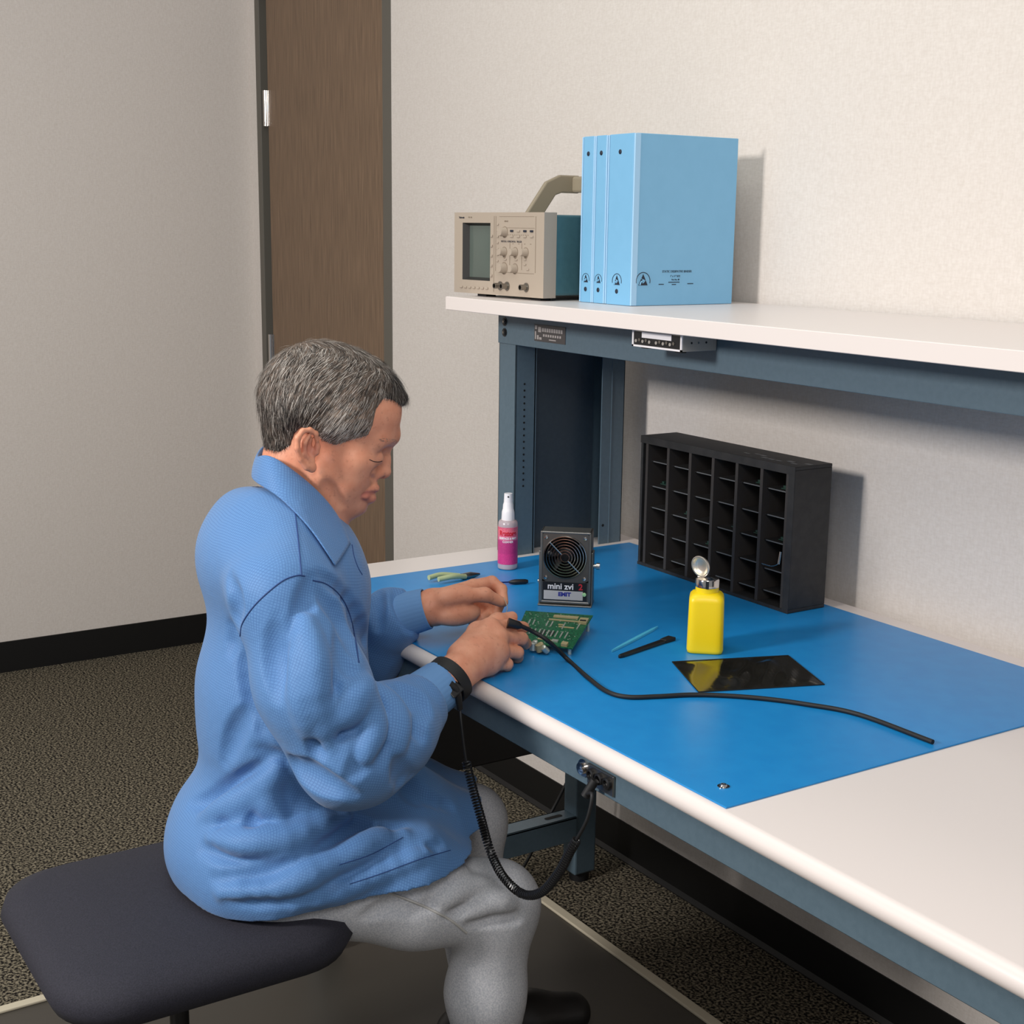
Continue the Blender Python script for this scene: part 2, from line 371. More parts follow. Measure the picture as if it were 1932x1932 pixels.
# ------------------------------------------------------------------ oscilloscope
M['scope_beige'] = mat('scope_beige', S(170, 156, 141), 0.5)
M['scope_dark'] = mat('scope_dark_beige', S(132, 118, 102), 0.6)  # darker beige shared by panel lines, knob rings and lettering
M['scope_blue'] = noise_mat('scope_teal_case', S(68, 108, 118), S(72, 113, 122), 90, 0.5, bump=0.1, bscale=700)
M['screen'] = mat('grey_green_glass', S(88, 98, 92), 0.15)
ang = math.radians(5.0)
SX, SY = -2.463, 1.437
W_, H_, D_ = 0.318, 0.157, 0.335; z0 = 1.2815
sc = thing('oscilloscope', 'beige and teal bench oscilloscope on the upper shelf beside the blue binders', 'oscilloscope', (SX+0.16, SY+0.17, SZ1))
SM = Matrix.Translation((SX, SY, z0)) @ Matrix.Rotation(ang, 4, 'Z') @ Matrix.Scale(0.9, 4, (1, 0, 0))
make('case', MB().box(0.004, W_-0.004, 0.028, D_, 0.004, H_-0.004, SM), M['scope_blue'], sc, bev=0.004)
# bezel with a screen opening
sx0, sx1, sz0, sz1 = 0.031, 0.1335, 0.026, 0.137
bz = MB()
for a, b, c, e in ((0, W_, sz1, H_), (0, W_, 0, sz0), (0, sx0, sz0, sz1), (sx1, W_, sz0, sz1)): bz.box(a, b, 0, 0.030, c, e, SM)
fb = make('front_bezel', bz, M['scope_beige'], sc)
FM = SM @ frame((0, 0, 0), (1, 0, 0), (0, 0, 1), (0, -1, 0))     # x right, y up, z out of the front
sl_ = MB()
o_ = 0.009
ring = [(sx0, sz0), (sx1, sz0), (sx1, sz1), (sx0, sz1)]; inn = [(sx0+o_, sz0+o_*0.6), (sx1-o_*0.3, sz0+o_*0.6), (sx1-o_*0.3, sz1-o_*0.6), (sx0+o_, sz1-o_*0.6)]
vs = [(a, b, 0.0) for a, b in ring] + [(a, b, -0.012) for a, b in inn]
sl_.add(vs, [(i, (i+1) % 4, 4+(i+1) % 4, 4+i) for i in range(4)], M=FM)
make('screen_surround', sl_, mat('dark_screen_surround', S(46, 44, 42), 0.5), fb)
n = 10; vs = []; fs = []
for j in range(n+1):
    for i in range(n+1):
        u, v = i/n, j/n
        vs.append((inn[0][0]+(inn[1][0]-inn[0][0])*u, inn[0][1]+(inn[3][1]-inn[0][1])*v, -0.012+0.004*(1-(2*u-1)**2)*(1-(2*v-1)**2)))
for j in range(n):
    for i in range(n): fs.append((j*(n+1)+i, j*(n+1)+i+1, (j+1)*(n+1)+i+1, (j+1)*(n+1)+i))
make('screen', MB().add(vs, fs, True, FM), M['screen'], sc)
# control panel: raised plate, column grooves
k = MB()
for x in (0.147, 0.153, 0.290): k.box(x, x+0.001, -0.0005, 0.0005, 0.006 if x < 0.15 else 0.046, 0.150, SM)
k.box(0.165, 0.285, -0.0005, 0.0005, 0.149, 0.1495, SM); k.box(0.203, 0.204, -0.0005, 0.0005, 0.05, 0.10, SM); k.box(0.244, 0.245, -0.0005, 0.0005, 0.05, 0.10, SM)
k.box(0.168, 0.286, -0.0005, 0.0005, 0.044, 0.0447, SM); k.box(0.175, 0.286, -0.0005, 0.0005, 0.128, 0.1285, SM)
make('panel_line', k, M['scope_dark'], fb)
text('scope_lettering', 'Tektronix', 0.0052, FM @ Matrix.Translation((0.017, 0.1455, 0.0002)), M['ink'], fb, bold=0.00012)
text('scope_lettering', 'TDS 340', 0.0040, FM @ Matrix.Translation((0.052, 0.1462, 0.0002)), M['scope_dark'], fb)
text('scope_lettering', 'VERTICAL  HORIZONTAL  TRIGGER', 0.0049, FM @ Matrix.Translation((0.172, 0.101, 0.0002)), M['ink'], fb, xs=0.92)
text('scope_lettering', 'MENUS', 0.0042, FM @ Matrix.Translation((0.183, 0.139, 0.0002)), M['scope_dark'], fb)
def lz(x, z, prof, name, m_, par): return make(name, MB().lathe(prof, 20, FM @ Matrix.Translation((x, z, 0))), m_, par)
for x, z, r in ((0.185, 0.120, 0.0085), (0.184, 0.083, 0.0075), (0.222, 0.083, 0.0075), (0.258, 0.083, 0.0075), (0.184, 0.052, 0.0095), (0.222, 0.052, 0.008)):
    kn = lz(x, z, [(r+0.001, 0), (r, 0.002), (r*0.9, 0.012), (r*0.8, 0.0135), (0, 0.0135)], 'knob', M['scope_beige'], sc)
    lz(x, z, [(r+0.0022, 0.0001), (r+0.0022, 0.0006), (r+0.0008, 0.0006)], 'knob_ring', M['scope_dark'], kn)
for x in (0.172, 0.196, 0.262):
    bn = lz(x, 0.0185, [(0.0085, 0), (0.0085, 0.002), (0.0055, 0.002), (0.0055, 0.016), (0.0040, 0.016), (0.0040, 0.006), (0, 0.006)], 'input_jack', M['steel'], sc)
    lz(x, 0.0185, [(0.0038, 0.0065), (0.0038, 0.0075), (0, 0.0075)], 'jack_core', M['dark'], bn)
for i in range(7): make('softkey', MB().box(0.024+i*0.0158, 0.033+i*0.0158, -0.0025, 0, 0.0095, 0.0135, SM), M['scope_beige'], sc, bev=0.0008)
for i in range(5): make('side_key', MB().box(0.1365, 0.1425, -0.0025, 0, 0.034+i*0.019, 0.039+i*0.019, SM), M['scope_beige'], sc, bev=0.0008)
for i in range(8): make('small_key', MB().box(0.158, 0.1635, -0.002, 0, 0.052+i*0.0115, 0.0555+i*0.0115, SM), M['scope_beige'], sc, bev=0.0006)
for r_, z in enumerate((0.1105, 0.1035+0.017)):
    for i in range(4):
        x = 0.205+i*0.0225
        dark = (z > 0.115 and i in (0, 2, 3))
        make('menu_key', MB().box(x, x+0.010, -0.002, 0, z, z+0.0038, SM), M['ink'] if dark else M['scope_beige'], sc, bev=0.0006)
for x, z in ((0.252, 0.068), (0.252, 0.059), (0.262, 0.050), (0.222, 0.067), (0.184, 0.067)):
    make('small_key', MB().box(x, x+0.008, -0.002, 0, z, z+0.0032, SM), M['scope_beige'], sc, bev=0.0006)
for x, z in ((0.1845, 0.0725), (0.222, 0.0725), (0.258, 0.0725)): make('position_mark', MB().prism([(x-0.006, z+0.0015), (x+0.006, z+0.0015), (x, z-0.003)], 0.0, 0.0003, M=FM), M['scope_dark'], fb)
k = MB()
for i in range(12): k.box(0.18+i*0.0075, 0.184+i*0.0075, -0.0004, 0, 0.1145, 0.1156, SM)
for i in range(4): k.box(0.212+i*0.02, 0.216+i*0.02, -0.0004, 0, 0.098, 0.0992, SM)
make('panel_marks', k, M['scope_dark'], fb)
for x, y in ((0.085, 0.025), (0.275, 0.025), (0.085, 0.30), (0.275, 0.30)): make('foot', MB().box(x-0.016, x+0.016, y-0.012, y+0.012, SZ1-z0, 0.004, SM), M['rubber'], sc)
# carrying handle swung up behind
def arm(x):
    pts = [(0.16, 0.07), (0.200, 0.150), (0.248, 0.210), (0.275, 0.220), (0.325, 0.220)]
    a = [Vector((y, z)) for y, z in pts]; up = []; lo = []
    for i, p in enumerate(a):
        t = (a[min(i+1, 4)]-a[max(i-1, 0)]).normalized(); nn = Vector((-t.y, t.x)); up.append(p+nn*0.0185); lo.append(p-nn*0.0185)
    poly = [tuple(p) for p in up]+[tuple(p) for p in lo[::-1]]
    return MB().prism(poly, x-0.006, x+0.006, axis='x', M=SM)
M['handle'] = mat('handle_taupe', S(148, 136, 116), 0.5)
hd = make('carry_handle', MB().box(-0.010, W_+0.010, 0.305, 0.332, 0.203, 0.236, SM), M['handle'], sc, bev=0.005)
for x in (-0.005, W_+0.005): make('handle_arm', arm(x), M['handle'], hd, bev=0.003)
# ------------------------------------------------------------------ grounding socket unit under the shelf
M['box_grey'] = mat('pale_grey_metal', S(176, 170, 162), 0.35, 0.3)
cs = thing('junction_box', 'small pale metal connector box fixed under the shelf edge, in front of the beam', 'connector box', (-1.82, 1.45, 1.23))
TX0, TX1, TY0, TY1, TZ0, TZ1 = -1.836, -1.708, 1.410, PY0-0.004, 1.2215, SZ0-0.0005
make('housing', MB().box(TX0, TX1, TY0+0.002, TY1, TZ0, TZ1), M['box_grey'], cs, bev=0.001)
# rear extension seen along the right side
k = MB()
k.box(TX0, TX1, TY0, TY0+0.002, TZ1-0.002, TZ1).box(TX0, TX1, TY0, TY0+0.002, TZ0, TZ0+0.003).box(TX0, TX0+0.004, TY0, TY0+0.002, TZ0, TZ1).box(TX1-0.004, TX1, TY0, TY0+0.002, TZ0, TZ1)
make('front_rim', k, M['white'], cs)
make('socket_strip', MB().box(TX0+0.005, TX1-0.005, TY0+0.0004, TY0+0.002, TZ0+0.0035, TZ1-0.004), M['black'], cs)
make('white_label', MB().box(TX0+0.026, TX1-0.026, TY0-0.0003, TY0+0.0006, TZ1-0.0125, TZ1-0.003), M['white'], cs)
for i in range(12):
    x = TX0+0.011+i*0.0088
    if i in (5,): continue
    make('terminal', MB().cyl((x, TY0-0.0008, TZ0+0.0095+0.002*(i % 2)), (x, TY0+0.001, TZ0+0.0095+0.002*(i % 2)), 0.0027, 12), M['steel'] if i % 2 else M['box_grey'], cs)
for y in (1.430, 1.444, 1.460): make('side_screw', MB().cyl((TX1-0.0005, y, 1.235), (TX1+0.0006, y, 1.235), 0.0018, 10), M['dark'] if y != 1.444 else M['chrome'], cs)
for x in (TX0+0.02, TX1-0.02): make('bottom_clip', MB().box(x-0.008, x+0.008, TY0+0.01, TY0+0.02, TZ0-0.003, TZ0), M['black'], cs)

# socket unit on the front apron
gs = thing('grounding_socket', 'chrome grounding socket plate with jacks on the front apron below the white edge', 'socket', (-1.37, AY, 0.71))
make('plate', MB().box(-1.395, -1.338, AY-0.004, AY, 0.697, 0.7245), M['steel'], gs, bev=0.0008)
make('ground_lug', MB().lathe([(0.012, 0), (0.012, 0.003), (0.008, 0.003), (0.008, 0.008), (0.003, 0.009), (0, 0.009)], 20, frame((-1.406, AY, 0.7135), (1, 0, 0), (0, 0, 1), (0, -1, 0))), M['chrome'], gs)
for x in (-1.384, -1.366, -1.349):
    j = make('jack', MB().lathe([(0.0078, 0), (0.0078, 0.004), (0.005, 0.005), (0.005, 0.001), (0, 0.001)], 20, frame((x, AY-0.004, 0.7125), (1, 0, 0), (0, 0, 1), (0, -1, 0))), M['black'], gs)
    make('jack_contact', MB().cyl((x, AY-0.0055, 0.7125), (x, AY-0.004, 0.7125), 0.0038, 12), M['chrome'], j)

# ------------------------------------------------------------------ parts organiser
og = thing('parts_organizer', 'black pigeonhole parts organizer with six columns of bins at the back of the mat', 'organizer', (-1.91, 1.70, BZ))
OX0, OX1, OY0, OY1, OZ0, OZ1 = -2.120, -1.697, 1.658, 1.745, MZ+0.0004, 1.019
T = 0.006
k = MB().box(OX0, OX1, OY0, OY1, OZ0, OZ0+T).box(OX0, OX1, OY0, OY1, OZ1-T, OZ1).box(OX0, OX0+T, OY0, OY1, OZ0+T, OZ1-T).box(OX1-T, OX1, OY0, OY1, OZ0+T, OZ1-T).box(OX0+T, OX1-T, OY1-0.003, OY1, OZ0+T, OZ1-T)
make('outer_case', k, M['board_black'], og, bev=0.001)
make('front_lip', MB().box(OX0, OX1, OY0-0.001, OY0, OZ1-0.014, OZ1).box(OX0, OX1, OY0-0.001, OY0, OZ0, OZ0+0.006).box(OX1-0.014, OX1, OY0-0.001, OY0, OZ0+0.006, OZ1-0.014), M['board_black'], og)
# worn tape marks on the top
wr = MB()
for i in range(9): 
    x = -1.86+i*0.018; y = OY0+0.02+0.03*random.random(); wr.box(x, x+0.014, y, y+0.003+0.006*random.random(), OZ1, OZ1+0.0003)
make('worn_tape', wr, M['board_edge'], og)
M['board_brown'] = mat('brown_black_board', S(50, 46, 44), 0.6)
ncol = 6; cx0 = OX0+0.018; cx1 = OX1-0.018; cw = (cx1-cx0)/ncol
for i in range(ncol+1):
    x = cx0+i*cw; make('divider', MB().box(x-0.0036, x+0.0036, OY0+0.001, OY1-0.004, OZ0+T, OZ1-T), M['board_brown'], og)
for i in range(ncol):
    for j in range(5):
        z = OZ0+0.024+j*0.0455+random.uniform(-0.002, 0.002)
        if (i, j) == (5, 1): z -= 0.004
        x = cx0+i*cw
        s_ = make('bin_shelf', MB().box(x+0.002, x+cw-0.002, OY0+0.010, OY1-0.004, z, z+0.0012), M['board_black'], og)
        make('shelf_edge', MB().box(x+0.010, x+cw-0.004, OY0+0.0092, OY0+0.010, z-0.0003, z+0.0016), M['board_edge'], s_)
cp = thing('cable_clip', 'small silver connector with thin wire in the right-hand column of the organizer', 'connector', (cx0+5.6*cw, OY0+0.02, OZ0+0.075))
xx = cx0+5*cw; zz = OZ0+0.024+0.0455
make('wire', MB().tube(smoothpath([(xx+0.008, OY0+0.004, zz+0.004), (xx+0.03, OY0+0.003, zz+0.0045), (xx+0.043, OY0+0.003, zz+0.008), (xx+0.052, OY0+0.004, zz+0.014)]), 0.0009, 6), M['chrome'], cp)
make('connector_body', MB().cyl((xx+0.051, OY0+0.004, zz+0.012), (xx+0.0525, OY0+0.006, zz+0.034), 0.003, 12), M['chrome'], cp)
# loose circuit parts sitting in the bins
for q, (i, j, dx, wdt) in enumerate(((0, 3, 0.02, 0.02), (1, 2, 0.03, 0.018), (3, 2, 0.035, 0.022), (4, 2, 0.03, 0.02), (2, 1, 0.03, 0.018), (5, 2, 0.03, 0.02), (5, 4, 0.03, 0.018), (4, 4, 0.03, 0.02))):
    x = cx0+i*cw+dx; z = OZ0+0.024+j*0.0455+0.0035
    o = make('circuit_module', MB().box(x, x+wdt, OY0+0.02, OY0+0.05, z, z+0.0018).box(x+0.003, x+0.009, OY0+0.022, OY0+0.03, z+0.0018, z+0.006).box(x+0.012, x+0.016, OY0+0.024, OY0+0.034, z+0.0018, z+0.004), mat('dark_green_pcb%d' % q, S(30, 58, 50), 0.4))
    cn = ['leftmost', 'second', 'third', 'fourth', 'fifth', 'sixth'][i]; rn = ['lowest', 'second lowest', 'middle', 'second highest', 'highest'][j]
    tag(o, 'dark green circuit module in the organizer, %s column, %s shelf' % (cn, rn), 'circuit module', 'circuit modules in the organizer bins')

# ------------------------------------------------------------------ ionizer fan
fa, fb_ = np.array(onz(1018, 1141, MZ)), np.array(onz(1113, 1146, MZ))
ux = Vector(fb_-fa); wd = ux.length; ux.normalize(); uz = Vector((0, 0, 1)); uy = ux.cross(uz)   # uy points out of the front
tilt = math.radians(4)
FMx = Matrix(((ux.x, 0, uy.x, fa[0]), (ux.y, 0, uy.y, fa[1]), (0, 1, 0, fa[2]), (0, 0, 0, 1)))
fn = thing('ionizer_fan', 'small grey benchtop ionizer fan with chrome guard standing on the mat near the circuit board', 'fan', tuple((fa+fb_)/2))
FH = 0.127; FW = wd; ins = 0.0025
BM = FMx @ Matrix.Translation((0, 0.006, 0)) 
yc = FH-0.0455; xc = FW/2-0.001; RR = 0.0378
M['fan_grey'] = mat('fan_grey_metal', S(112, 108, 104), 0.3, 0.7)
# front plate with a round opening
n = 48; vs = []; fs = []
for i in range(n):
    a = 2*math.pi*i/n; c, s = math.cos(a), math.sin(a)
    t = min((FW/2-ins)/abs(c) if abs(c) > 1e-6 else 9, 9)
    vs.append((xc+RR*c, yc+RR*s, 0))
    hx = FW/2-0.004; t = min(hx/max(abs(c), 1e-6), 0.0442/max(abs(s), 1e-6)); vs.append((FW/2+t*c, yc+t*s, 0))
for i in range(n): j = (i+1) % n; fs.append((2*i, 2*i+1, 2*j+1, 2*j))
fp = MB().add(vs, fs, M=BM); fp.box(0.004, FW-0.004, 0.0, yc-0.0442, -0.001, 0.0, BM)
make('front_plate', fp, M['fan_grey'], fn)
hs = MB()
hs.box(0, 0.004, -0.002, FH, -0.040, 0.001, BM).box(FW-0.004, FW, -0.002, FH, -0.040, 0.001, BM).box(0, FW, FH-0.004, FH, -0.040, 0.001, BM).box(0, FW, -0.002, 0.003, -0.040, 0.001, BM)
make('housing', hs, M['alu'], fn, bev=0.0015)
make('stand_bracket', MB().box(-0.003, 0, -0.006, 0.09, -0.034, -0.006, BM).box(FW, FW+0.003, -0.006, 0.09, -0.034, -0.006, BM).box(-0.003, FW+0.003, -0.006, -0.003, -0.044, 0.006, BM), M['alu'], fn, bev=0.001)
make('fan_cavity', MB().box(0.004, FW-0.004, 0.003, FH-0.004, -0.038, -0.036, BM), M['dark'], fn)
fnb = MB()
for i in range(7):
    a = i*2*math.pi/7
    c, s = math.cos(a), math.sin(a); a2 = a+0.55; c2, s2 = math.cos(a2), math.sin(a2)
    fnb.add([(xc+0.013*c, yc+0.013*s, -0.022), (xc+0.035*c, yc+0.035*s, -0.024), (xc+0.035*c2, yc+0.035*s2, -0.013), (xc+0.013*c2, yc+0.013*s2, -0.013),
             (xc+0.013*c, yc+0.013*s, -0.0235), (xc+0.035*c, yc+0.035*s, -0.0255), (xc+0.035*c2, yc+0.035*s2, -0.0145), (xc+0.013*c2, yc+0.013*s2, -0.0145)],
            [(0,1,2,3),(7,6,5,4),(0,4,5,1),(1,5,6,2),(2,6,7,3),(3,7,4,0)], M=BM)
fnb.lathe([(0.013, -0.028), (0.013, -0.012), (0.011, -0.011), (0, -0.011)], 24, BM @ Matrix.Translation((xc, yc, 0)))
make('fan_rotor', fnb, M['black'], fn)
gd = MB()
for rr in (0.0075, 0.0125, 0.0175, 0.0225, 0.0275, 0.0325, 0.037): gd.torus(rr, 0.0011, 48, 6, BM @ Matrix.Translation((xc, yc, 0.0018)))
gu = make('fan_guard', gd, M['chrome'], fn)
for a in (135, -45): 
    a = math.radians(a); make('guard_spoke', MB().cyl(BM @ Vector((xc+0.008*math.cos(a), yc+0.008*math.sin(a), 0.0030)), BM @ Vector((xc+0.0375*math.cos(a), yc+0.0375*math.sin(a), 0.0030)), 0.0013, 8), M['chrome'], gu)
for px_, py_ in ((0.010, FH-0.011), (FW-0.011, FH-0.011), (0.010, yc-0.037), (FW-0.011, yc-0.037)):
    make('screw', MB().lathe([(0.0032, 0), (0.003, 0.0014), (0, 0.0019)], 12, BM @ Matrix.Translation((px_, py_, 0.0003))), M['chrome'], fn)
for px_, py_ in ((0.016, yc+0.006), (FW-0.018, yc+0.022)): make('emitter_pin', MB().lathe([(0.004, 0), (0.0035, 0.002), (0, 0.003)], 12, BM @ Matrix.Translation((px_, py_, -0.004))), M['alu'], fn)
lb = make('label', MB().box(0.005, FW-0.006, 0.004, 0.037, 0.0, 0.0006, BM), M['black'], fn)
make('label_band', MB().box(0.007, FW-0.013, 0.0055, 0.0215, 0.0006, 0.0009, BM), mat('label_silver', S(190, 186, 184), 0.35), lb)
TM = lambda x, y: BM @ Matrix.Translation((x, y, 0.0010))
text('fan_lettering', 'mini zvi', 0.0150, TM(0.0135, 0.0245), M['white'], lb, bold=0.0003, xs=1.0)
text('fan_lettering', '2', 0.0150, TM(0.0680, 0.0245), mat('label_red', S(190, 40, 52), 0.5), lb, bold=0.0004)
text('fan_lettering', 'EMIT', 0.0095, TM(0.0325, 0.0122), mat('label_blue', S(36, 44, 140), 0.5), lb, bold=0.0005, xs=1.1)
make('indicator_light', MB().lathe([(0.0036, 0), (0.0034, 0.0012), (0, 0.002)], 16, BM @ Matrix.Translation((FW-0.0105, 0.0165, 0.0008))), mat('green_lens', S(170, 220, 160), 0.3), fn)
make('side_knob', MB().cyl(BM @ Vector((FW, 0.064, -0.018)), BM @ Vector((FW+0.014, 0.064, -0.018)), 0.004, 14).cyl(BM @ Vector((FW+0.008, 0.064, -0.018)), BM @ Vector((FW+0.014, 0.064, -0.018)), 0.006, 14), M['chrome'], fn)
make('side_knob', MB().cyl(BM @ Vector((-0.006, 0.032, -0.018)), BM @ Vector((0, 0.032, -0.018)), 0.004, 12), M['chrome'], fn)

# ------------------------------------------------------------------ spray bottle
P = onz(957.5, 1072, MZ)
sp = thing('spray_bottle', 'small clear spray bottle with pink label and white pump on the mat beside the fan', 'spray bottle', tuple(P))
TMx = Matrix.Translation(Vector(P))
clear = mat('frosted_clear_plastic', S(222, 208, 214), 0.25, Transmission_Weight=0.45, Alpha=1.0)
make('bottle', MB().lathe([(0.016, 0), (0.0185, 0.0015), (0.0192, 0.005), (0.0192, 0.086), (0.0185, 0.092), (0.016, 0.0955), (0.0125, 0.0965), (0.0125, 0.099)], 40, TMx), clear, sp)
def spraylabel():
    m = mat('magenta_label', S(200, 44, 120), 0.4); b = m.node_tree.nodes['Principled BSDF']
    tc = nd(m, 'ShaderNodeTexCoord'); sx = nd(m, 'ShaderNodeSeparateXYZ'); lk(m, tc.outputs['Object'], sx.inputs[0])
    mr = nd(m, 'ShaderNodeMapRange'); mr.inputs[1].default_value = 0.012; mr.inputs[2].default_value = 0.085; lk(m, sx.outputs['Z'], mr.inputs[0])
    r = nd(m, 'ShaderNodeValToRGB'); e = r.color_ramp.elements; e[0].position = 0; e[0].color = S(206, 58, 128); e[1].position = 1; e[1].color = S(222, 96, 124)
    for p, c in ((0.25, S(206, 56, 128)), (0.3, S(188, 52, 120)), (0.62, S(190, 60, 122)), (0.66, S(226, 120, 150)), (0.9, S(240, 120, 130))):
        x = e.new(p); x.color = c
    lk(m, mr.outputs[0], r.inputs[0])
    n = nd(m, 'ShaderNodeTexNoise'); n.inputs['Scale'].default_value = 900; lk(m, tc.outputs['Object'], n.inputs['Vector'])
    mx = nd(m, 'ShaderNodeMix', data_type='RGBA'); mx.inputs['B'].default_value = S(150, 30, 100)
    r2 = nd(m, 'ShaderNodeValToRGB'); r2.color_ramp.elements[0].position = 0.5; r2.color_ramp.elements[1].position = 0.56; r2.color_ramp.elements[1].color = (0.5, 0.5, 0.5, 1)
    lk(m, n.outputs['Fac'], r2.inputs[0]); lk(m, r2.outputs[0], mx.inputs['Factor']); lk(m, r.outputs[0], mx.inputs['A']); lk(m, mx.outputs['Result'], b.inputs['Base Color'])
    return m
lbm = MB().lathe([(0.0192, 0.011), (0.01945, 0.0112), (0.01945, 0.0838), (0.0192, 0.084)], 40)
lb = make('label', lbm, spraylabel(), sp, world=False)
def curved_text(s, size, z, m_, par, xs=1.0, bold=0.0):
    # bend lettering round the bottle, facing the camera
    cu = bpy.data.curves.new('t', 'FONT'); cu.body = s; cu.size = size; cu.extrude = 0.0002; cu.align_x = 'CENTER'; cu.offset = bold
    t = bpy.data.objects.new('t', cu); COL.objects.link(t); bpy.context.view_layer.update()
    me = bpy.data.meshes.new_from_object(t.evaluated_get(bpy.context.evaluated_depsgraph_get())); bpy.data.objects.remove(t)
    a0 = math.atan2(-P[1], -P[0])
    for v in me.vertices:
        a = a0+v.co.x*xs/0.0196; r = 0.0196+v.co.z; zz_ = z+v.co.y; v.co = (r*math.cos(a), r*math.sin(a), zz_)
    me.materials.clear(); me.materials.append(m_)
    o = bpy.data.objects.new('label_lettering', me); COL.objects.link(o); o.parent = par
curved_text('Reztore', 0.0128, 0.0685, mat('label_red_ink', S(196, 24, 44), 0.5), lb, xs=0.86, bold=0.0006)
curved_text('SURFACE & MAT', 0.0056, 0.0610, M['white'], lb, xs=0.9, bold=0.0002)
curved_text('CLEANER', 0.0056, 0.0545, M['white'], lb, xs=0.9, bold=0.0001)
pm = make('pump_head', MB().lathe([(0.0128, 0.0965), (0.0128, 0.099), (0.0122, 0.112), (0.0108, 0.117), (0.0105, 0.1175), (0.0100, 0.126), (0.0088, 0.130), (0.0086, 0.131), (0.0080, 0.146), (0.0078, 0.148), (0, 0.148)], 32, TMx), M['white'], sp)
dd = Vector((-P[0], -P[1], 0)).normalized()
make('nozzle', MB().cyl(Vector(P)+dd*0.0070+Vector((0, 0, 0.1425)), Vector(P)+dd*0.0087+Vector((0, 0, 0.1425)), 0.0016, 12), M['dark'], pm)

# ------------------------------------------------------------------ yellow dispenser
P = onz(1326, 1232, MZ); P += np.array([-0.012, 0.014, 0]); hd_ = math.atan2(-P[1], -P[0])
yb = thing('solvent_dispenser', 'square yellow plastic solvent dispenser with open chrome flip lid on the mat', 'dispenser bottle', tuple(P))
YM = Matrix.Translation(Vector(P)) @ Matrix.Rotation(hd_+math.pi/2, 4, 'Z')
yel = mat('yellow_polyethylene', S(240, 208, 16), 0.38, Subsurface_Weight=0.12, Subsurface_Scale=0.01)
prof = [(0.025, 0), (0.0275, 0.0015), (0.0285, 0.006), (0.0278, 0.05), (0.0272, 0.082), (0.0262, 0.088), (0.023, 0.0925), (0.0185, 0.0955)]
vs = []; fs = []; n = 48
for q, (r, z) in enumerate(prof):
    e = 7 if q < 6 else (4.5 if q == 6 else 2.6)
    for i in range(n):
        a = 2*math.pi*i/n; c, s = math.cos(a), math.sin(a); kk = (abs(c)**e+abs(s)**e)**(-1/e); vs.append((r*kk*c, r*kk*s*0.96, z))
for j in range(len(prof)-1):
    for i in range(n): fs.append((j*n+i, j*n+(i+1) % n, (j+1)*n+(i+1) % n, (j+1)*n+i))
fs.append(tuple(range(n))[::-1]); fs.append(tuple(range((len(prof)-1)*n, len(prof)*n)))
bd = MB().add(vs, fs, True, YM)
bd.lathe([(0.0182, 0.0953), (0.0182, 0.1035), (0.0, 0.1035)], 32, YM)
make('bottle', bd, yel, yb, sharp=60)
make('pump_collar', MB().lathe([(0.0170, 0.1030), (0.0188, 0.1035), (0.0188, 0.1145), (0.0176, 0.1165), (0.010, 0.1175), (0.006, 0.119), (0, 0.119)], 36, YM), M['chrome'], yb)
make('collar_clip', MB().box(-0.0025, 0.0025, -0.0205, -0.0180, 0.1035, 0.1155, YM), M['black'], yb)
# lid: shallow dish standing nearly upright, hinged at the far left
LM = YM @ Matrix.Translation((-0.0095, 0.002, 0.1165)) @ Matrix.Rotation(math.radians(-38), 4, 'Z') @ Matrix.Rotation(math.radians(98), 4, 'X')
ld = MB().lathe([(0.0, -0.0030), (0.008, -0.0026), (0.0128, -0.0008), (0.0148, 0.0024), (0.0160, 0.0026), (0.0172, 0.0022), (0.0172, 0.0008), (0.0150, -0.0030), (0.010, -0.0048), (0.0, -0.0052)], 36, LM @ Matrix.Translation((0, 0.0185, 0)))
lidm = mat('satin_nickel', S(232, 222, 204), 0.38, 0.9)
ldo = make('lid', ld, lidm, yb)
make('lid_hinge', MB().cyl(YM @ Vector((-0.015, 0.006, 0.1175)), YM @ Vector((-0.003, 0.002, 0.1175)), 0.0022, 10), M['chrome'], ldo)

# ------------------------------------------------------------------ circuit board
pcb = thing('circuit_board', 'green printed circuit board with components lying on the mat by the right hand', 'circuit board', (-1.83, 1.27, MZ))
A = Vector(onz(992, 1152, MZ+0.022)); B = Vector(onz(1119, 1161, MZ+0.024)); C_ = Vector(onz(1080, 1224, MZ+0.013)); D__ = Vector(onz(968, 1207, MZ+0.013))
def quadpt(u, v): return A.lerp(B, u).lerp(D__.lerp(C_, u), v)
nrm = (B-A).cross(D__-A).normalized()
if nrm.z < 0: nrm = -nrm
def qbox(mb, u0, u1, v0, v1, h0, h1):
    p = [quadpt(u0, v0), quadpt(u1, v0), quadpt(u1, v1), quadpt(u0, v1)]
    mb.add([q+nrm*h0 for q in p]+[q+nrm*h1 for q in p], [(0,3,2,1),(4,5,6,7),(0,1,5,4),(1,2,6,5),(2,3,7,6),(3,0,4,7)])
def pcbm():
    m = noise_mat('green_solder_mask', S(11, 78, 50), S(26, 108, 70), 260, 0.35, detail=1, lo=0.47, hi=0.53, stretch=(1, 1, 1)); return m
k = MB(); qbox(k, 0, 1, 0, 1, -0.0016, 0)
make('board', k, pcbm(), pcb)
M['solder'] = mat('solder_silver', S(206, 210, 200), 0.3, 0.6); M['tan'] = mat('tan_component', S(170, 156, 116), 0.5)
M['chip'] = mat('dark_chip', S(34, 40, 38), 0.4)
def comp(name, u0, u1, v0, v1, h, m_): k = MB(); qbox(k, u0, u1, v0, v1, 0, h); return make(name, k, m_, pcb)
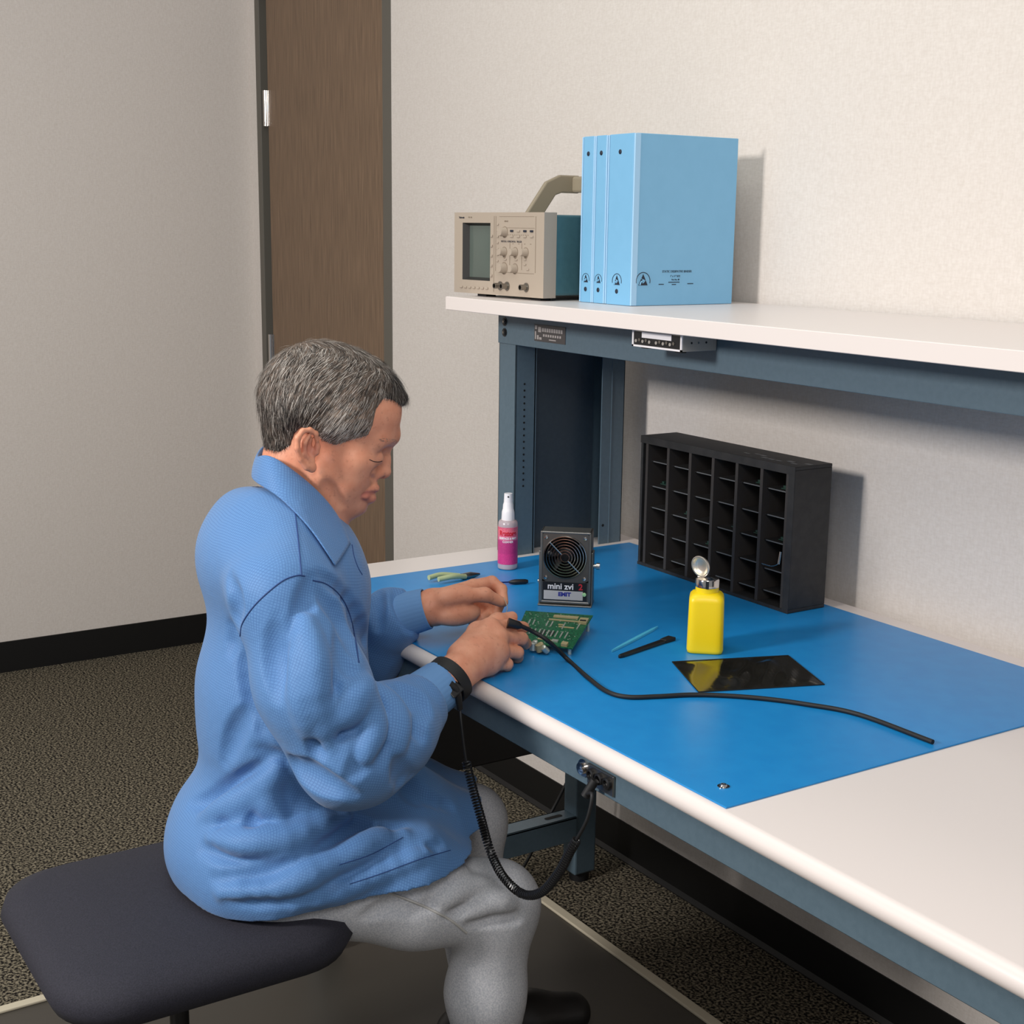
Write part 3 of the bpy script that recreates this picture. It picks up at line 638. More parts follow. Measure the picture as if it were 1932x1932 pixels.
for u in (0.13, 0.20, 0.27, 0.345, 0.41, 0.48, 0.55, 0.62, 0.70, 0.78): comp('solder_row', u, u+0.022, 0.58, 0.76, 0.0012, M['solder'])
for u in (0.12, 0.19, 0.40, 0.47, 0.88): comp('solder_row', u, u+0.02, 0.30, 0.46, 0.0012, M['solder'])
for u in (0.10, 0.38, 0.52): comp('chip', u, u+0.07, 0.60, 0.72, 0.0008, M['chip'])
comp('connector', 0.45, 0.82, 0.10, 0.17, 0.002, M['tan']); comp('connector', 0.40, 0.86, 0.22, 0.255, 0.001, M['tan'])
comp('connector', 0.86, 0.985, 0.16, 0.30, 0.004, M['tan']); comp('chip', 0.88, 0.97, 0.24, 0.27, 0.005, M['chip'])
comp('trace', 0.60, 0.84, 0.42, 0.45, 0.0008, M['tan']); comp('trace', 0.38, 0.70, 0.85, 0.88, 0.0008, M['tan']); comp('connector', 0.80, 0.90, 0.90, 0.98, 0.004, M['tan'])
comp('trace', 0.58, 0.66, 0.36, 0.39, 0.0010, M['tan']); comp('trace', 0.66, 0.68, 0.30, 0.50, 0.0010, M['solder'])
comp('connector', 0.62, 0.72, 0.84, 0.90, 0.002, M['solder'])
k = MB()
for i in range(60):
    u, v = random.random()*0.95+0.02, random.random()*0.94+0.02; c = quadpt(u, v); k.add([c+nrm*0.0002+Vector((dx, dy, 0)) for dx, dy in ((-.0009, -.0009), (.0009, -.0009), (.0009, .0009), (-.0009, .0009))]+[c+nrm*0.001], [(0, 1, 4), (1, 2, 4), (2, 3, 4), (3, 0, 4)])
make('solder_joint_speckle', k, M['solder'], pcb)['kind'] = 'stuff'
# components hanging from the underside at the near-left corner
Q = Vector(onz(1006, 1222, MZ+0.008))
for i, (dx, dy, r) in enumerate(((0, 0, 0.006), (0.012, 0.004, 0.005), (-0.008, 0.012, 0.005), (0.006, 0.014, 0.006), (0.018, 0.014, 0.005))):
    make('capacitor', MB().lathe([(r, 0), (r, 0.011), (r*0.7, 0.012), (0, 0.012)], 14, Matrix.Translation((Q.x+dx, Q.y+dy, MZ+0.0045)) @ Matrix.Rotation(0.2*i, 4, 'X')), M['tan'] if i % 2 else M['solder'], pcb)
for u, v in ((0.05, 0.05), (0.95, 0.08), (0.93, 0.93)):
    c = quadpt(u, v); make('standoff', MB().cyl((c.x, c.y, MZ), c-nrm*0.001, 0.003, 10), M['solder'], pcb)

# ------------------------------------------------------------------ small hand tools on the mat
def bar(pts, wds, th, z):
    P3 = [np.array(p) for p in pts]; vs = []; fs = []; m = len(P3)
    for i in range(m):
        t = P3[min(i+1, m-1)]-P3[max(i-1, 0)]; t /= np.linalg.norm(t); nn = np.array([-t[1], t[0], 0])
        for sgn in (-1, 1):
            for h in (0, th): q = P3[i]+nn*sgn*wds[i]/2; vs.append((q[0], q[1], q[2]+h+z))
    for i in range(m-1):
        a = 4*i; b = a+4; fs += [(a, b, b+1, a+1), (a+2, a+3, b+3, b+2), (a+1, b+1, b+3, a+3), (a, a+2, b+2, b)]
    fs += [(0, 1, 3, 2), (4*m-4, 4*m-2, 4*m-1, 4*m-3)]
    return MB().add(vs, fs)
a, b = onz(1154, 1231, MZ), onz(1241, 1185, MZ); L = lambda t: a+(b-a)*t
tw = make('plastic_tweezers', bar([L(0), L(.12), L(.4), L(.6), L(.88), L(1)], [0.001, 0.004, 0.006, 0.006, 0.005, 0.001], 0.004, 0), mat('cyan_plastic', S(84, 190, 226), 0.35), bev=0.0006)
tag(tw, 'slim pale cyan plastic probe tool lying on the mat beside the black brush', 'tool')
a, b = onz(1168, 1242, MZ), onz(1268, 1207, MZ)
br = thing('brush', 'small black flat brush lying on the mat left of the yellow bottle', 'brush', tuple((a+b)/2))
make('handle', bar([L(0), L(.06), L(.5), L(.82)], [0.004, 0.008, 0.010, 0.011], 0.005, 0), M['black'], br, bev=0.001)
make('bristles', bar([L(.82), L(.9), L(1)], [0.012, 0.014, 0.015], 0.006, 0), M['rubber'], br, bev=0.001)
a, b = onz(948, 1104, MZ), onz(996, 1102, MZ)
sd = thing('screwdriver', 'small screwdriver with dark handle lying on the mat in front of the spray bottle', 'screwdriver', tuple((a+b)/2))
up3 = np.array([0, 0, 0.0052])
make('shaft', MB().tube([a-(b-a)*0.8+up3, L(0.32)+up3], 0.0014, 8), mat('blued_steel', S(24, 36, 96), 0.3, 0.6), sd)
make('handle', MB().tube([L(0.25)+up3, L(0.36)+up3, L(0.5)+up3, L(0.9)+up3, L(1.0)+up3], [0.002, 0.004, 0.005, 0.0045, 0.003], 12), M['black'], sd)
a, b = onz(818, 1101, MZ), onz(905, 1088, MZ)
plr = thing('hand_pliers', 'hand pliers with pale green grips behind the left hand', 'pliers', tuple((a+b)/2))
gp = mat('pale_green_grip', S(176, 186, 140), 0.5)
for s in (-1, 1):
    o3 = np.array([0.006*s, 0.003*s, 0.006])
    make('grip', MB().tube(smoothpath([L(0)+o3*1.6+[0, 0, -0.003*0], L(.3)+o3*1.9, L(.62)+o3]), 0.0048, 10), gp, plr)
make('jaws', MB().tube([L(.6)+up3, L(.8)+up3, L(1)+up3], [0.006, 0.007, 0.002], 10), M['steel'], plr)

# ------------------------------------------------------------------ shielding bag
q = [onz(1268, 1250, MZ), onz(1318, 1307, MZ), onz(1526, 1293, MZ)+np.array([0.012, 0.012, 0]), onz(1487, 1238, MZ)]
# square it off as a bag running to the right
q[2] = q[1]+(q[3]-q[0])*1.02
n1, n2 = 30, 18; vs = []; fs = []
for j in range(n2+1):
    for i in range(n1+1):
        u, v = i/n1, j/n2; p = q[0]*(1-u)*(1-v)+q[3]*u*(1-v)+q[2]*u*v+q[1]*(1-u)*v
        e = min(u, 1-u, v, 1-v); h = 0.0010+0.0065*min(1, e*4)*(0.6+0.4*math.sin(9*u+3*v)*math.cos(7*v-4*u))+0.0016*math.sin(31*u+12*v)*min(1, e*6)
        vs.append((p[0], p[1], MZ+max(h, 0.0004)))
for j in range(n2):
    for i in range(n1): fs.append((j*(n1+1)+i, j*(n1+1)+i+1, (j+1)*(n1+1)+i+1, (j+1)*(n1+1)+i))
base = len(vs); vs += [(x, y, MZ+0.0001) for x, y, z in vs]
fs += [tuple(base+i for i in f)[::-1] for f in fs]
N1 = n1+1
ring = [i for i in range(N1)]+[j*N1+n1 for j in range(1, n2+1)]+[n2*N1+i for i in range(n1-1, -1, -1)]+[j*N1 for j in range(n2-1, 0, -1)]
for i in range(len(ring)): c, d2 = ring[i], ring[(i+1) % len(ring)]; fs.append((c, base+c, base+d2, d2))
bagm = mat('metallic_shielding_film', S(96, 92, 84), 0.16, 0.9)
bg = make('shielding_bag', MB().add(vs, fs, True), bagm)
tag(bg, 'dark metallic static shielding bag lying on the mat in front of the yellow bottle', 'bag')
k = MB(); 
rim = [Vector(vs[i])+Vector((0, 0, 0.0003)) for i in ring]; k.tube(rim+[rim[0]], 0.0007, 6)
make('bag_seam', k, M['black'], bg)
# ------------------------------------------------------------------ implicit surfaces for the seated person and clothing
class SDF:
    def __init__(s): s.it = []; s.post = None
    def _add(s, kind, c, R, data, k, op): s.it.append((kind, np.asarray(c, float), R, data, k, op)); return s
    def cap(s, a, b, ra, rb=None, k=0.01, op='u', flat=False):
        a = np.asarray(a, float); b = np.asarray(b, float); rb = ra if rb is None else rb
        return s._add('cap', (a+b)/2, np.linalg.norm(b-a)/2+max(ra, rb), (a, b, ra, rb, flat), k, op)
    def chain(s, pts, rs, k=0.01, op='u', flat=False):
        for i in range(len(pts)-1):
            ra = rs[i] if hasattr(rs, '__len__') else rs; rb = rs[i+1] if hasattr(rs, '__len__') else rs
            s.cap(pts[i], pts[i+1], ra, rb, k, op, flat and i == len(pts)-2)
        return s
    def ell(s, c, r, ax, k=0.01, op='u'): return s._add('ell', c, max(r), (np.asarray(r, float), np.asarray(ax, float)), k, op)
    def ev(s, P, c=None, rad=0.0):
        d = np.full(len(P), 0.5)
        for kind, ic, R, data, k, op in s.it:
            if c is not None and np.linalg.norm(c-ic)-R-rad > k+0.03: continue
            if kind == 'cap':
                a, b, ra, rb, flat = data; ab = b-a; L2 = max(ab@ab, 1e-12); t = ((P-a)@ab)/L2
                tc = np.clip(t, 0, 1); e = np.linalg.norm(P-a-tc[:, None]*ab, axis=1)-(ra+(rb-ra)*tc)
                if flat: e = np.maximum(e, (t-1)*math.sqrt(L2))
            else:
                r, ax = data; q = (P-ic)@ax.T; k0 = np.linalg.norm(q/r, axis=1); k1 = np.linalg.norm(q/(r*r), axis=1); e = k0*(k0-1)/np.maximum(k1, 1e-9)
                e = np.where(k0 < 1e-6, -min(r), e)
            if op == 'u': h = np.maximum(k-np.abs(d-e), 0)/k; d = np.minimum(d, e)-h*h*k/4
            else: e = -e; h = np.maximum(k-np.abs(d-e), 0)/k; d = np.maximum(d, e)+h*h*k/4
        if s.post is not None: d = s.post(P, d)
        return d
def nets(f, lo, hi, h, n=20):
    lo = np.asarray(lo, float); nb = np.ceil((np.asarray(hi, float)-lo)/(h*n)).astype(int)
    I = np.stack(np.meshgrid(*[np.arange(v) for v in nb], indexing='ij'), -1).reshape(-1, 3)
    cen = lo+(I+0.5)*h*n; rad = h*n*0.5*math.sqrt(3)
    dv = np.concatenate([f(c, None, 0) for c in np.array_split(cen, max(1, len(cen)//20000))])
    I = I[np.abs(dv) < rad*1.25+0.012]
    g = np.stack(np.meshgrid(*[np.arange(n+1)]*3, indexing='ij'), -1).reshape(-1, 3)
    S_ = 8192; keys = []; pos = []; quads = []
    cc = np.array([(i, j, k) for i in (0, 1) for j in (0, 1) for k in (0, 1)])
    ed = [(a, b) for a in range(8) for b in range(a+1, 8) if np.abs(cc[a]-cc[b]).sum() == 1]
    for b in I:
        c = lo+(b+0.5)*h*n; v = f(lo+(b*n+g)*h, c, rad).reshape(n+1, n+1, n+1)
        if v.min() > 0 or v.max() < 0: continue
        cv = np.stack([v[i:n+i, j:n+j, k:n+k] for i, j, k in cc], -1); sg = cv < 0
        act = sg.any(-1) & ~sg.all(-1); idx = np.argwhere(act)
        if len(idx):
            V = cv[act]; acc = np.zeros((len(idx), 3)); cnt = np.zeros(len(idx))
            for a, e in ed:
                m = (V[:, a] < 0) != (V[:, e] < 0); t = V[m, a]/(V[m, a]-V[m, e]); acc[m] += cc[a]+t[:, None]*(cc[e]-cc[a]); cnt[m] += 1
            G = idx+b*n; pos.append(lo+(G+acc/cnt[:, None])*h); G1 = G+1; keys.append((G1[:, 0]*S_+G1[:, 1])*S_+G1[:, 2])
        s = v < 0
        for ax in range(3):
            sl0 = [slice(0, n)]*3; sl1 = [slice(0, n)]*3; sl1[ax] = slice(1, n+1)
            A, B = s[tuple(sl0)], s[tuple(sl1)]; e = np.argwhere(A != B)
            if not len(e): continue
            inside = A[tuple(e.T)]; u, w_ = [(1, 2), (2, 0), (0, 1)][ax]; G = e+b*n+1
            def key(du, dw):
                q = G.copy(); q[:, u] -= du; q[:, w_] -= dw; return (q[:, 0]*S_+q[:, 1])*S_+q[:, 2]
            Q = np.stack([key(1, 1), key(0, 1), key(0, 0), key(1, 0)], -1); Q[~inside] = Q[~inside][:, ::-1]; quads.append(Q)
    keys = np.concatenate(keys); pos = np.concatenate(pos); quads = np.concatenate(quads)
    o = np.argsort(keys); keys = keys[o]; pos = pos[o]; ix = np.searchsorted(keys, quads); ix = np.clip(ix, 0, len(keys)-1)
    ok = (keys[ix] == quads).all(1); return pos, ix[ok]
def npmesh(name, pos, quads, m, parent=None):
    me = bpy.data.meshes.new(name); me.vertices.add(len(pos)); me.vertices.foreach_set('co', pos.astype(np.float32).ravel())
    me.loops.add(quads.size); me.loops.foreach_set('vertex_index', quads.astype(np.int32).ravel())
    me.polygons.add(len(quads)); me.polygons.foreach_set('loop_start', np.arange(0, quads.size, 4, dtype=np.int32))
    me.update(calc_edges=True); me.validate()
    me.polygons.foreach_set('use_smooth', np.ones(len(me.polygons), bool)); me.materials.append(m)
    o = bpy.data.objects.new(name, me); COL.objects.link(o)
    if parent: o.parent = parent; o.matrix_parent_inverse = root_inv(parent)
    return o
def bounds(s, pad=0.02):
    lo = np.min([c-R for _, c, R, _, _, op in s.it if op == 'u'], 0)-pad; hi = np.max([c+R for _, c, R, _, _, op in s.it if op == 'u'], 0)+pad; return lo, hi
def hits(sdf, px):
    D = np.array([ray(*p) for p in px]); D /= np.linalg.norm(D, axis=1)[:, None]; t = np.full(len(D), 1.2)
    for _ in range(90):
        d = sdf.ev(EYE+D*t[:, None]); t += np.clip(d, -0.02, 0.05)*0.8
    return EYE+D*t[:, None], D
def densify(poly, step=6):
    out = smoothpath([(x, y, 0) for x, y in poly], 10); return [(p[0], p[1]) for p in out]

# head frame: facing mostly +Y, turned a little to +X
HA = math.radians(12); Ft = np.array([math.sin(HA), math.cos(HA), 0]); Rt = np.array([math.cos(HA), -math.sin(HA), 0])
HA = math.radians(22); Fh = np.array([math.sin(HA), math.cos(HA), 0]); Rh = np.array([math.cos(HA), -math.sin(HA), 0]); Uh = np.array([0, 0, 1.0])
C0 = onx(610, 800, -1.80)
def Hd(px, py, lat=0.0):
    d = ray(px, py); return EYE+d*(((C0+Rh*lat-EYE)@Rh)/(d@Rh))
def T(px, py, lat=0.0):
    d = ray(px, py); return EYE+d*(((C0+Rt*lat-EYE)@Rt)/(d@Rt))
def taxes(t): t = math.radians(t); return np.array([Ft*math.cos(t)-Uh*math.sin(t), Rt, Ft*math.sin(t)+Uh*math.cos(t)])
def mir(p): p = np.asarray(p); return p-2*((p-C0)@Rh)*Rh
def axes(t): t = math.radians(t); return np.array([Fh*math.cos(t)-Uh*math.sin(t), Rh, Fh*math.sin(t)+Uh*math.cos(t)])
person = thing('person', 'seated person in a light blue smock bent over the bench, holding a tool and wire', 'person', (-1.78, 0.62, 0.50))

hs_ = SDF(); A_ = axes
def both(fn, *pts, **kw):
    fn(*pts, **kw); fn(*[mir(p) for p in pts], **kw)
hs_.ell(Hd(614, 757), (0.0885, 0.072, 0.0775), A_(15))
hs_.ell(Hd(674, 776), (0.0625, 0.0655, 0.065), A_(18), k=0.03)
hs_.ell(Hd(657, 858), (0.0465, 0.0555, 0.078), A_(18), k=0.02)
hs_.ell(Hd(676, 922), (0.0265, 0.0300, 0.028), A_(20), k=0.018)
hs_.ell(Hd(667, 950), (0.0185, 0.022, 0.0165), A_(20), k=0.014)
both(lambda a, b: hs_.cap(a, b, 0.017, 0.0135, k=0.022), Hd(606, 898, 0.048), Hd(660, 948, 0.014))
hs_.ell(Hd(632, 915), (0.042, 0.044, 0.034), A_(30), k=0.02)
for L_ in (1, -1):
    g_ = (lambda p: p) if L_ == 1 else mir
    hs_.ell(g_(Hd(668, 893, 0.036)), (0.020, 0.018, 0.026), A_(20), k=0.02)       # cheek
    hs_.ell(g_(Hd(668, 868, 0.046)), (0.024, 0.014, 0.013), A_(5), k=0.02)        # cheekbone
    hs_.cap(g_(Hd(738, 824, 0.006)), g_(Hd(714, 832, 0.044)), 0.0088, 0.0080, k=0.018)   # brow
    hs_.ell(g_(Hd(737, 860, 0.032)), (0.0150, 0.017, 0.0100), A_(0), k=0.012, op='s')      # socket
    hs_.ell(g_(Hd(705, 863, 0.0315)), (0.0140, 0.0155, 0.0125), A_(12), k=0.004)     # closed lid
    hs_.cap(g_(Hd(722, 870, 0.022)), g_(Hd(698, 869, 0.0455)), 0.0016, 0.0014, k=0.003, op='s')
    hs_.cap(g_(Hd(724, 857, 0.022)), g_(Hd(694, 860, 0.0455)), 0.0013, 0.0010, k=0.004, op='s')
hs_.cap(Hd(726, 848), Hd(725, 868), 0.0068, 0.0080, k=0.012)
hs_.cap(Hd(725, 868), Hd(724, 889), 0.0080, 0.0110, k=0.008)
for L_ in (1, -1):
    g_ = (lambda p: p) if L_ == 1 else mir
    hs_.ell(g_(Hd(712, 893, 0.0125)), (0.0105, 0.0070, 0.0080), A_(-10), k=0.006)
    hs_.ell(g_(Hd(719, 902, 0.0085)), (0.0045, 0.0030, 0.0032), A_(0), k=0.003, op='s')
hs_.ell(Hd(700, 951, 0), (0.005, 0.014, 0.004), A_(20), k=0.010, op='s')
# lines read off the profile are laid on the surface, then mirrored to the far side
def online(poly, rs, off, k, op):
    p, d = hits(hs_, densify(poly)); p = p-d*off; p = p[::3] if len(p) > 8 else p; n = len(p)
    rr = np.interp(np.linspace(0, 1, n), np.linspace(0, 1, len(rs)), rs)
    hs_.chain(list(p), list(rr), k=k, op=op); hs_.chain([mir(q) for q in p], list(rr), k=k, op=op); return p
LIPU = online([(709, 921), (702, 924), (694, 928), (687, 932)], [0.0048, 0.0042, 0.0030, 0.0014], -0.0024, 0.006, 'u')
LIPL = online([(703, 940), (697, 940), (691, 938), (686, 935)], [0.0044, 0.0036, 0.0016, 0.0006], -0.0028, 0.006, 'u')
hs_.ell(Hd(704, 922), (0.0065, 0.0100, 0.0055), A_(20), k=0.006); hs_.ell(Hd(698, 940), (0.0060, 0.0110, 0.0056), A_(20), k=0.010)
online([(712, 931), (704, 931), (694, 932), (684, 935)], [0.0020, 0.0020, 0.0018, 0.0012], 0.0006, 0.003, 's')
online([(712, 884), (705, 889), (702, 899), (707, 905)], [0.0010, 0.0015, 0.0015, 0.0010], 0.0010, 0.005, 's')
online([(616, 912), (630, 935), (646, 960)], [0.0020, 0.0036, 0.0030], 0.0022, 0.014, 's')
# neck
hs_.cap(Hd(566, 868), Hd(560, 985), 0.0535, 0.046, k=0.03)
hs_.cap(Hd(590, 925), Hd(590, 1040), 0.040, 0.040, k=0.03)
# ears
for L_ in (1, -1):
    g_ = (lambda p: p) if L_ == 1 else mir
    E_ = lambda x, y, l: g_(Hd(x, y, l))
    hs_.ell(E_(577, 846, 0.0745), (0.0130, 0.0055, 0.0255), A_(-8), k=0.008)
    hs_.ell(E_(586, 846, 0.0795), (0.0090, 0.0050, 0.0165), A_(-8), k=0.003, op='s')
    hs_.chain([E_(598, 832, 0.0745), E_(596, 818, 0.077), E_(585, 811, 0.080), E_(571, 813, 0.084), E_(562, 826, 0.087), E_(561, 846, 0.086), E_(567, 866, 0.082), E_(578, 881, 0.078)],
              [0.0032, 0.0036, 0.0036, 0.0038, 0.0042, 0.0040, 0.0040, 0.005], k=0.0025)
    hs_.chain([E_(584, 822, 0.079), E_(575, 836, 0.0815), E_(575, 856, 0.080), E_(585, 868, 0.077)], [0.0022, 0.0030, 0.0030, 0.0028], k=0.003)
    hs_.ell(E_(588, 881, 0.0745), (0.0070, 0.0048, 0.0085), A_(-8), k=0.005)
    hs_.ell(E_(592, 843, 0.0790), (0.0042, 0.0070, 0.0100), A_(-8), k=0.002, op='s')
    hs_.cap(E_(600, 842, 0.073), E_(598, 854, 0.074), 0.0038, 0.0036, k=0.005)
# shoulders, torso and arms (under the smock)
WRR, WRL = onx(850, 1278, -1.642), onx(806, 1147, -1.868)
CA, CB = T(765, 1342, 0.165), onx(834, 1291, -1.648)
CA2, CB2 = onx(745, 1165, -1.90), onx(806, 1148, -1.869)
ELR, ELL = T(652, 1420, 0.225), T(680, 1238, -0.190)
hs_.cap(T(545, 1045), T(520, 1560), 0.065, 0.09, k=0.05)
hs_.cap(T(545, 1120, 0.12), T(555, 1120, -0.12), 0.045, k=0.05)
hs_.chain([T(545, 1125, 0.12), T(560, 1160, 0.155), ELR, CA, CB, WRR], [0.042, 0.040, 0.034, 0.029, 0.0262, 0.0262], k=0.02)
hs_.chain([T(555, 1125, -0.12), T(570, 1150, -0.155), ELL, CA2, WRL], [0.040, 0.036, 0.030, 0.024, 0.0255], k=0.02)
# right hand
X_ = onx
MR = [X_(924, 1184, -1.706), X_(940, 1203, -1.692), X_(938, 1228, -1.678), X_(922, 1255, -1.668)]
for q, (m_, r_) in enumerate(zip(MR, (0.0120, 0.0122, 0.0118, 0.0108))):
    hs_.cap(WRR*0.82+m_*0.18, m_, 0.0195-0.001*q, r_, k=0.018)
hs_.ell((WRR+MR[1]+MR[2])/3, (0.034, 0.014, 0.024), np.array([(MR[1]-WRR)/np.linalg.norm(MR[1]-WRR), [1, 0, 0], [0, 0, 1]]), k=0.02)
FR = [[MR[0], X_(966, 1180, -1.716), X_(986, 1184, -1.732), X_(990, 1183, -1.752)],
      [MR[1], X_(984, 1205, -1.704), X_(991, 1214, -1.727), X_(976, 1217, -1.745)],
      [MR[2], X_(976, 1231, -1.688), X_(976, 1240, -1.702), X_(960, 1237, -1.713)],
      [MR[3], X_(957, 1253, -1.672), X_(956, 1257, -1.676), X_(941, 1254, -1.686)]]
for F_, r_ in zip(FR, (0.0098, 0.0100, 0.0096, 0.0086)):
    hs_.chain(F_, [r_*1.12, r_, r_*0.90, r_*0.78], k=0.0035)
    hs_.ell(F_[0], (r_*1.3,)*3, np.eye(3), k=0.012)
THR = [X_(868, 1236, -1.672), X_(900, 1192, -1.722), X_(938, 1172, -1.744), X_(966, 1164, -1.752)]
hs_.chain(THR, [0.018, 0.0135, 0.0112, 0.0088], k=0.010)
# tendons and knuckle creases on the back of the right hand
for m_ in MR[1:]:
    d_ = (EYE-m_)/np.linalg.norm(EYE-m_); hs_.cap(WRR*0.55+m_*0.45+d_*0.0125, m_+d_*0.0100, 0.0025, 0.0030, k=0.010)
# left hand
ML = [X_(893, 1106, -1.886), X_(892, 1124, -1.892), X_(886, 1143, -1.888), X_(877, 1160, -1.880)]
for m_, r_ in zip(ML, (0.0120, 0.0120, 0.0118, 0.0115)): hs_.cap(WRL*0.82+m_*0.18, m_, 0.0200, r_, k=0.018)
hs_.ell(X_(865, 1159, -1.845), (0.040, 0.018, 0.0185), np.array([[0, 1, 0], [1, 0, 0], [0, 0, 1.0]]), k=0.010)
hs_.ell(X_(856, 1124, -1.846), (0.031, 0.015, 0.0155), np.array([[0.05, 0.99, 0.13], [1, -0.05, 0], [0, -0.13, 0.99]]), k=0.012)
hs_.chain([X_(836, 1128, -1.852), X_(878, 1124, -1.842), X_(915, 1122, -1.834), X_(944, 1135, -1.830)], [0.0150, 0.0128, 0.0112, 0.0088], k=0.006)
FL = [[ML[0], X_(928, 1098, -1.882), X_(946, 1112, -1.862), X_(950, 1136, -1.842)],
      [ML[1], X_(928, 1119, -1.888), X_(944, 1136, -1.868), X_(936, 1158, -1.850)],
      [ML[2], X_(918, 1139, -1.886), X_(926, 1156, -1.866), X_(910, 1166, -1.848)],
      [ML[3], X_(904, 1157, -1.880), X_(908, 1170, -1.860), X_(890, 1172, -1.846)]]
for F_, r_ in zip(FL, (0.0100, 0.0100, 0.0096, 0.0088)): hs_.chain(F_, [r_*1.12, r_, r_*0.92, r_*0.80], k=0.0035)
hs_.chain([X_(826, 1142, -1.832), X_(850, 1148, -1.830), X_(880, 1142, -1.828)], 0.0022, k=0.008, op='s')     # palm crease
hs_.post = lambda P, d: np.where(P[:, 1] > 1.0, np.maximum(d, MZ+0.0006-P[:, 2]), d)

def skinmat():
    m = noise_mat('skin', S(212, 140, 110), S(228, 162, 132), 42, 0.48, detail=5, bump=0.25, bscale=650, lo=0.3, hi=0.72, spec=0.35, bdist=0.0006)
    b = m.node_tree.nodes['Principled BSDF']; b.inputs['Subsurface Weight'].default_value = 0.10; b.inputs['Subsurface Radius'].default_value = (0.9, 0.35, 0.2); b.inputs['Subsurface Scale'].default_value = 0.006
    # small age spots
    r = [n for n in m.node_tree.nodes if n.type == 'VALTORGB'][0]; tc = [n for n in m.node_tree.nodes if n.type == 'TEX_COORD'][0]
    n2 = nd(m, 'ShaderNodeTexNoise'); n2.inputs['Scale'].default_value = 150; n2.inputs['Detail'].default_value = 2; lk(m, tc.outputs['Object'], n2.inputs['Vector'])
    r2 = nd(m, 'ShaderNodeValToRGB'); r2.color_ramp.elements[0].position = 0.60; r2.color_ramp.elements[1].position = 0.76; r2.color_ramp.elements[1].color = (0.35, 0.35, 0.35, 1)
    mx = nd(m, 'ShaderNodeMix', data_type='RGBA'); mx.inputs['B'].default_value = S(160, 98, 74)
    lk(m, n2.outputs['Fac'], r2.inputs[0]); lk(m, r2.outputs[0], mx.inputs['Factor']); lk(m, r.outputs[0], mx.inputs['A'])
    at = nd(m, 'ShaderNodeAttribute'); at.attribute_name = 'lips'; mx2 = nd(m, 'ShaderNodeMix', data_type='RGBA'); mx2.inputs['B'].default_value = S(178, 98, 92)
    lk(m, mx.outputs['Result'], mx2.inputs['A']); lk(m, at.outputs['Fac'], mx2.inputs['Factor']); lk(m, mx2.outputs['Result'], b.inputs['Base Color'])
    return m
M['skin'] = skinmat()
lo, hi = bounds(hs_)
pos, q = nets(hs_.ev, lo, hi, 0.0021)
body = npmesh('body', pos, q, M['skin'], person)
lp = np.zeros(len(pos))
for c in list(LIPU)+list(LIPL)+[Hd(704, 922), Hd(698, 940)]:
    for cc_ in (c, mir(c)): lp = np.maximum(lp, np.clip(1.6-np.linalg.norm(pos-cc_, axis=1)/0.0050, 0, 0.6))
ecc = [Hd(588, 848, 0.08)]
for c in ecc: lp = np.maximum(lp, np.clip(1.0-np.linalg.norm(pos-c, axis=1)/0.016, 0, 1)*0.7)
at = body.data.attributes.new('lips', 'FLOAT', 'POINT'); at.data.foreach_set('value', np.clip(lp, 0, 1).astype(np.float32))

# ------------------------------------------------------------------ hair
hl = [(790, 772), (757, 764), (738, 752), (722, 748), (708, 770), (702, 800), (694, 820), (664, 829), (634, 842), (616, 836), (602, 824), (590, 812), (568, 808), (556, 822), (549, 843), (528, 855), (505, 848), (480, 842), (440, 836), (440, 560), (800, 560)]
lats = [0.0, 0.0, 0.02, 0.035, 0.05, 0.055, 0.058, 0.062, 0.068, 0.07, 0.07, 0.07, 0.07, 0.068, 0.062, 0.05, 0.02, 0, 0, 0, 0]
PL = []
for (x, y), l in zip(hl, lats): p = Hd(x, y, l)-C0; PL.append((p@Fh, p@Uh))
PL = np.array(PL)
def polysd(s, t):
    d = np.full(len(s), 1e9); inside = np.zeros(len(s), bool); n = len(PL)
    for i in range(n):
        a, b = PL[i], PL[(i+1) % n]; e = b-a; w0, w1 = s-a[0], t-a[1]; h = np.clip((w0*e[0]+w1*e[1])/(e@e), 0, 1)
        d = np.minimum(d, (w0-e[0]*h)**2+(w1-e[1]*h)**2)
        c = ((a[1] > t) != (b[1] > t)) & (s < (b[0]-a[0])*(t-a[1])/(b[1]-a[1]+1e-12)+a[0]); inside ^= c
    return np.where(inside, -1, 1)*np.sqrt(d)
skull = SDF(); skull.it = hs_.it[:3]+[i for i in hs_.it if i[0] == 'cap' and i[3][2] in (0.0535, 0.040)]
tuft = SDF(); tuft.cap(Hd(735, 735), Hd(757, 750), 0.013, 0.009, k=0.01); tuft.cap(Hd(728, 742, 0.02), Hd(750, 752, 0.015), 0.011, 0.007, k=0.012)
def hairf(P, c=None, rad=0):
    if c is None:
        pass
    rel = P-C0; s, t = rel@Fh, rel@Uh; mk = polysd(s, t); th = np.clip(0.0008-mk*0.24, 0.0004, 0.0075)
    w = 0.0012*np.sin(P[:, 0]*210+9*np.sin(P[:, 2]*60))*np.sin(P[:, 1]*190+P[:, 2]*120)
    d = skull.ev(P, c, rad)-th-w*np.clip(-mk*60, 0, 1)
    e = tuft.ev(P, c, rad); h = np.maximum(0.012-np.abs(d-e), 0)/0.012; d = np.minimum(d, e)-h*h*0.003
    return np.maximum(d, mk*0.8)
lo, hi = C0-np.array([0.13, 0.17, 0.11]), C0+np.array([0.13, 0.17, 0.17])
hpos, hq = nets(hairf, lo, hi, 0.0022)
rel = hpos-C0; keep = (rel@Fh) > -0.2
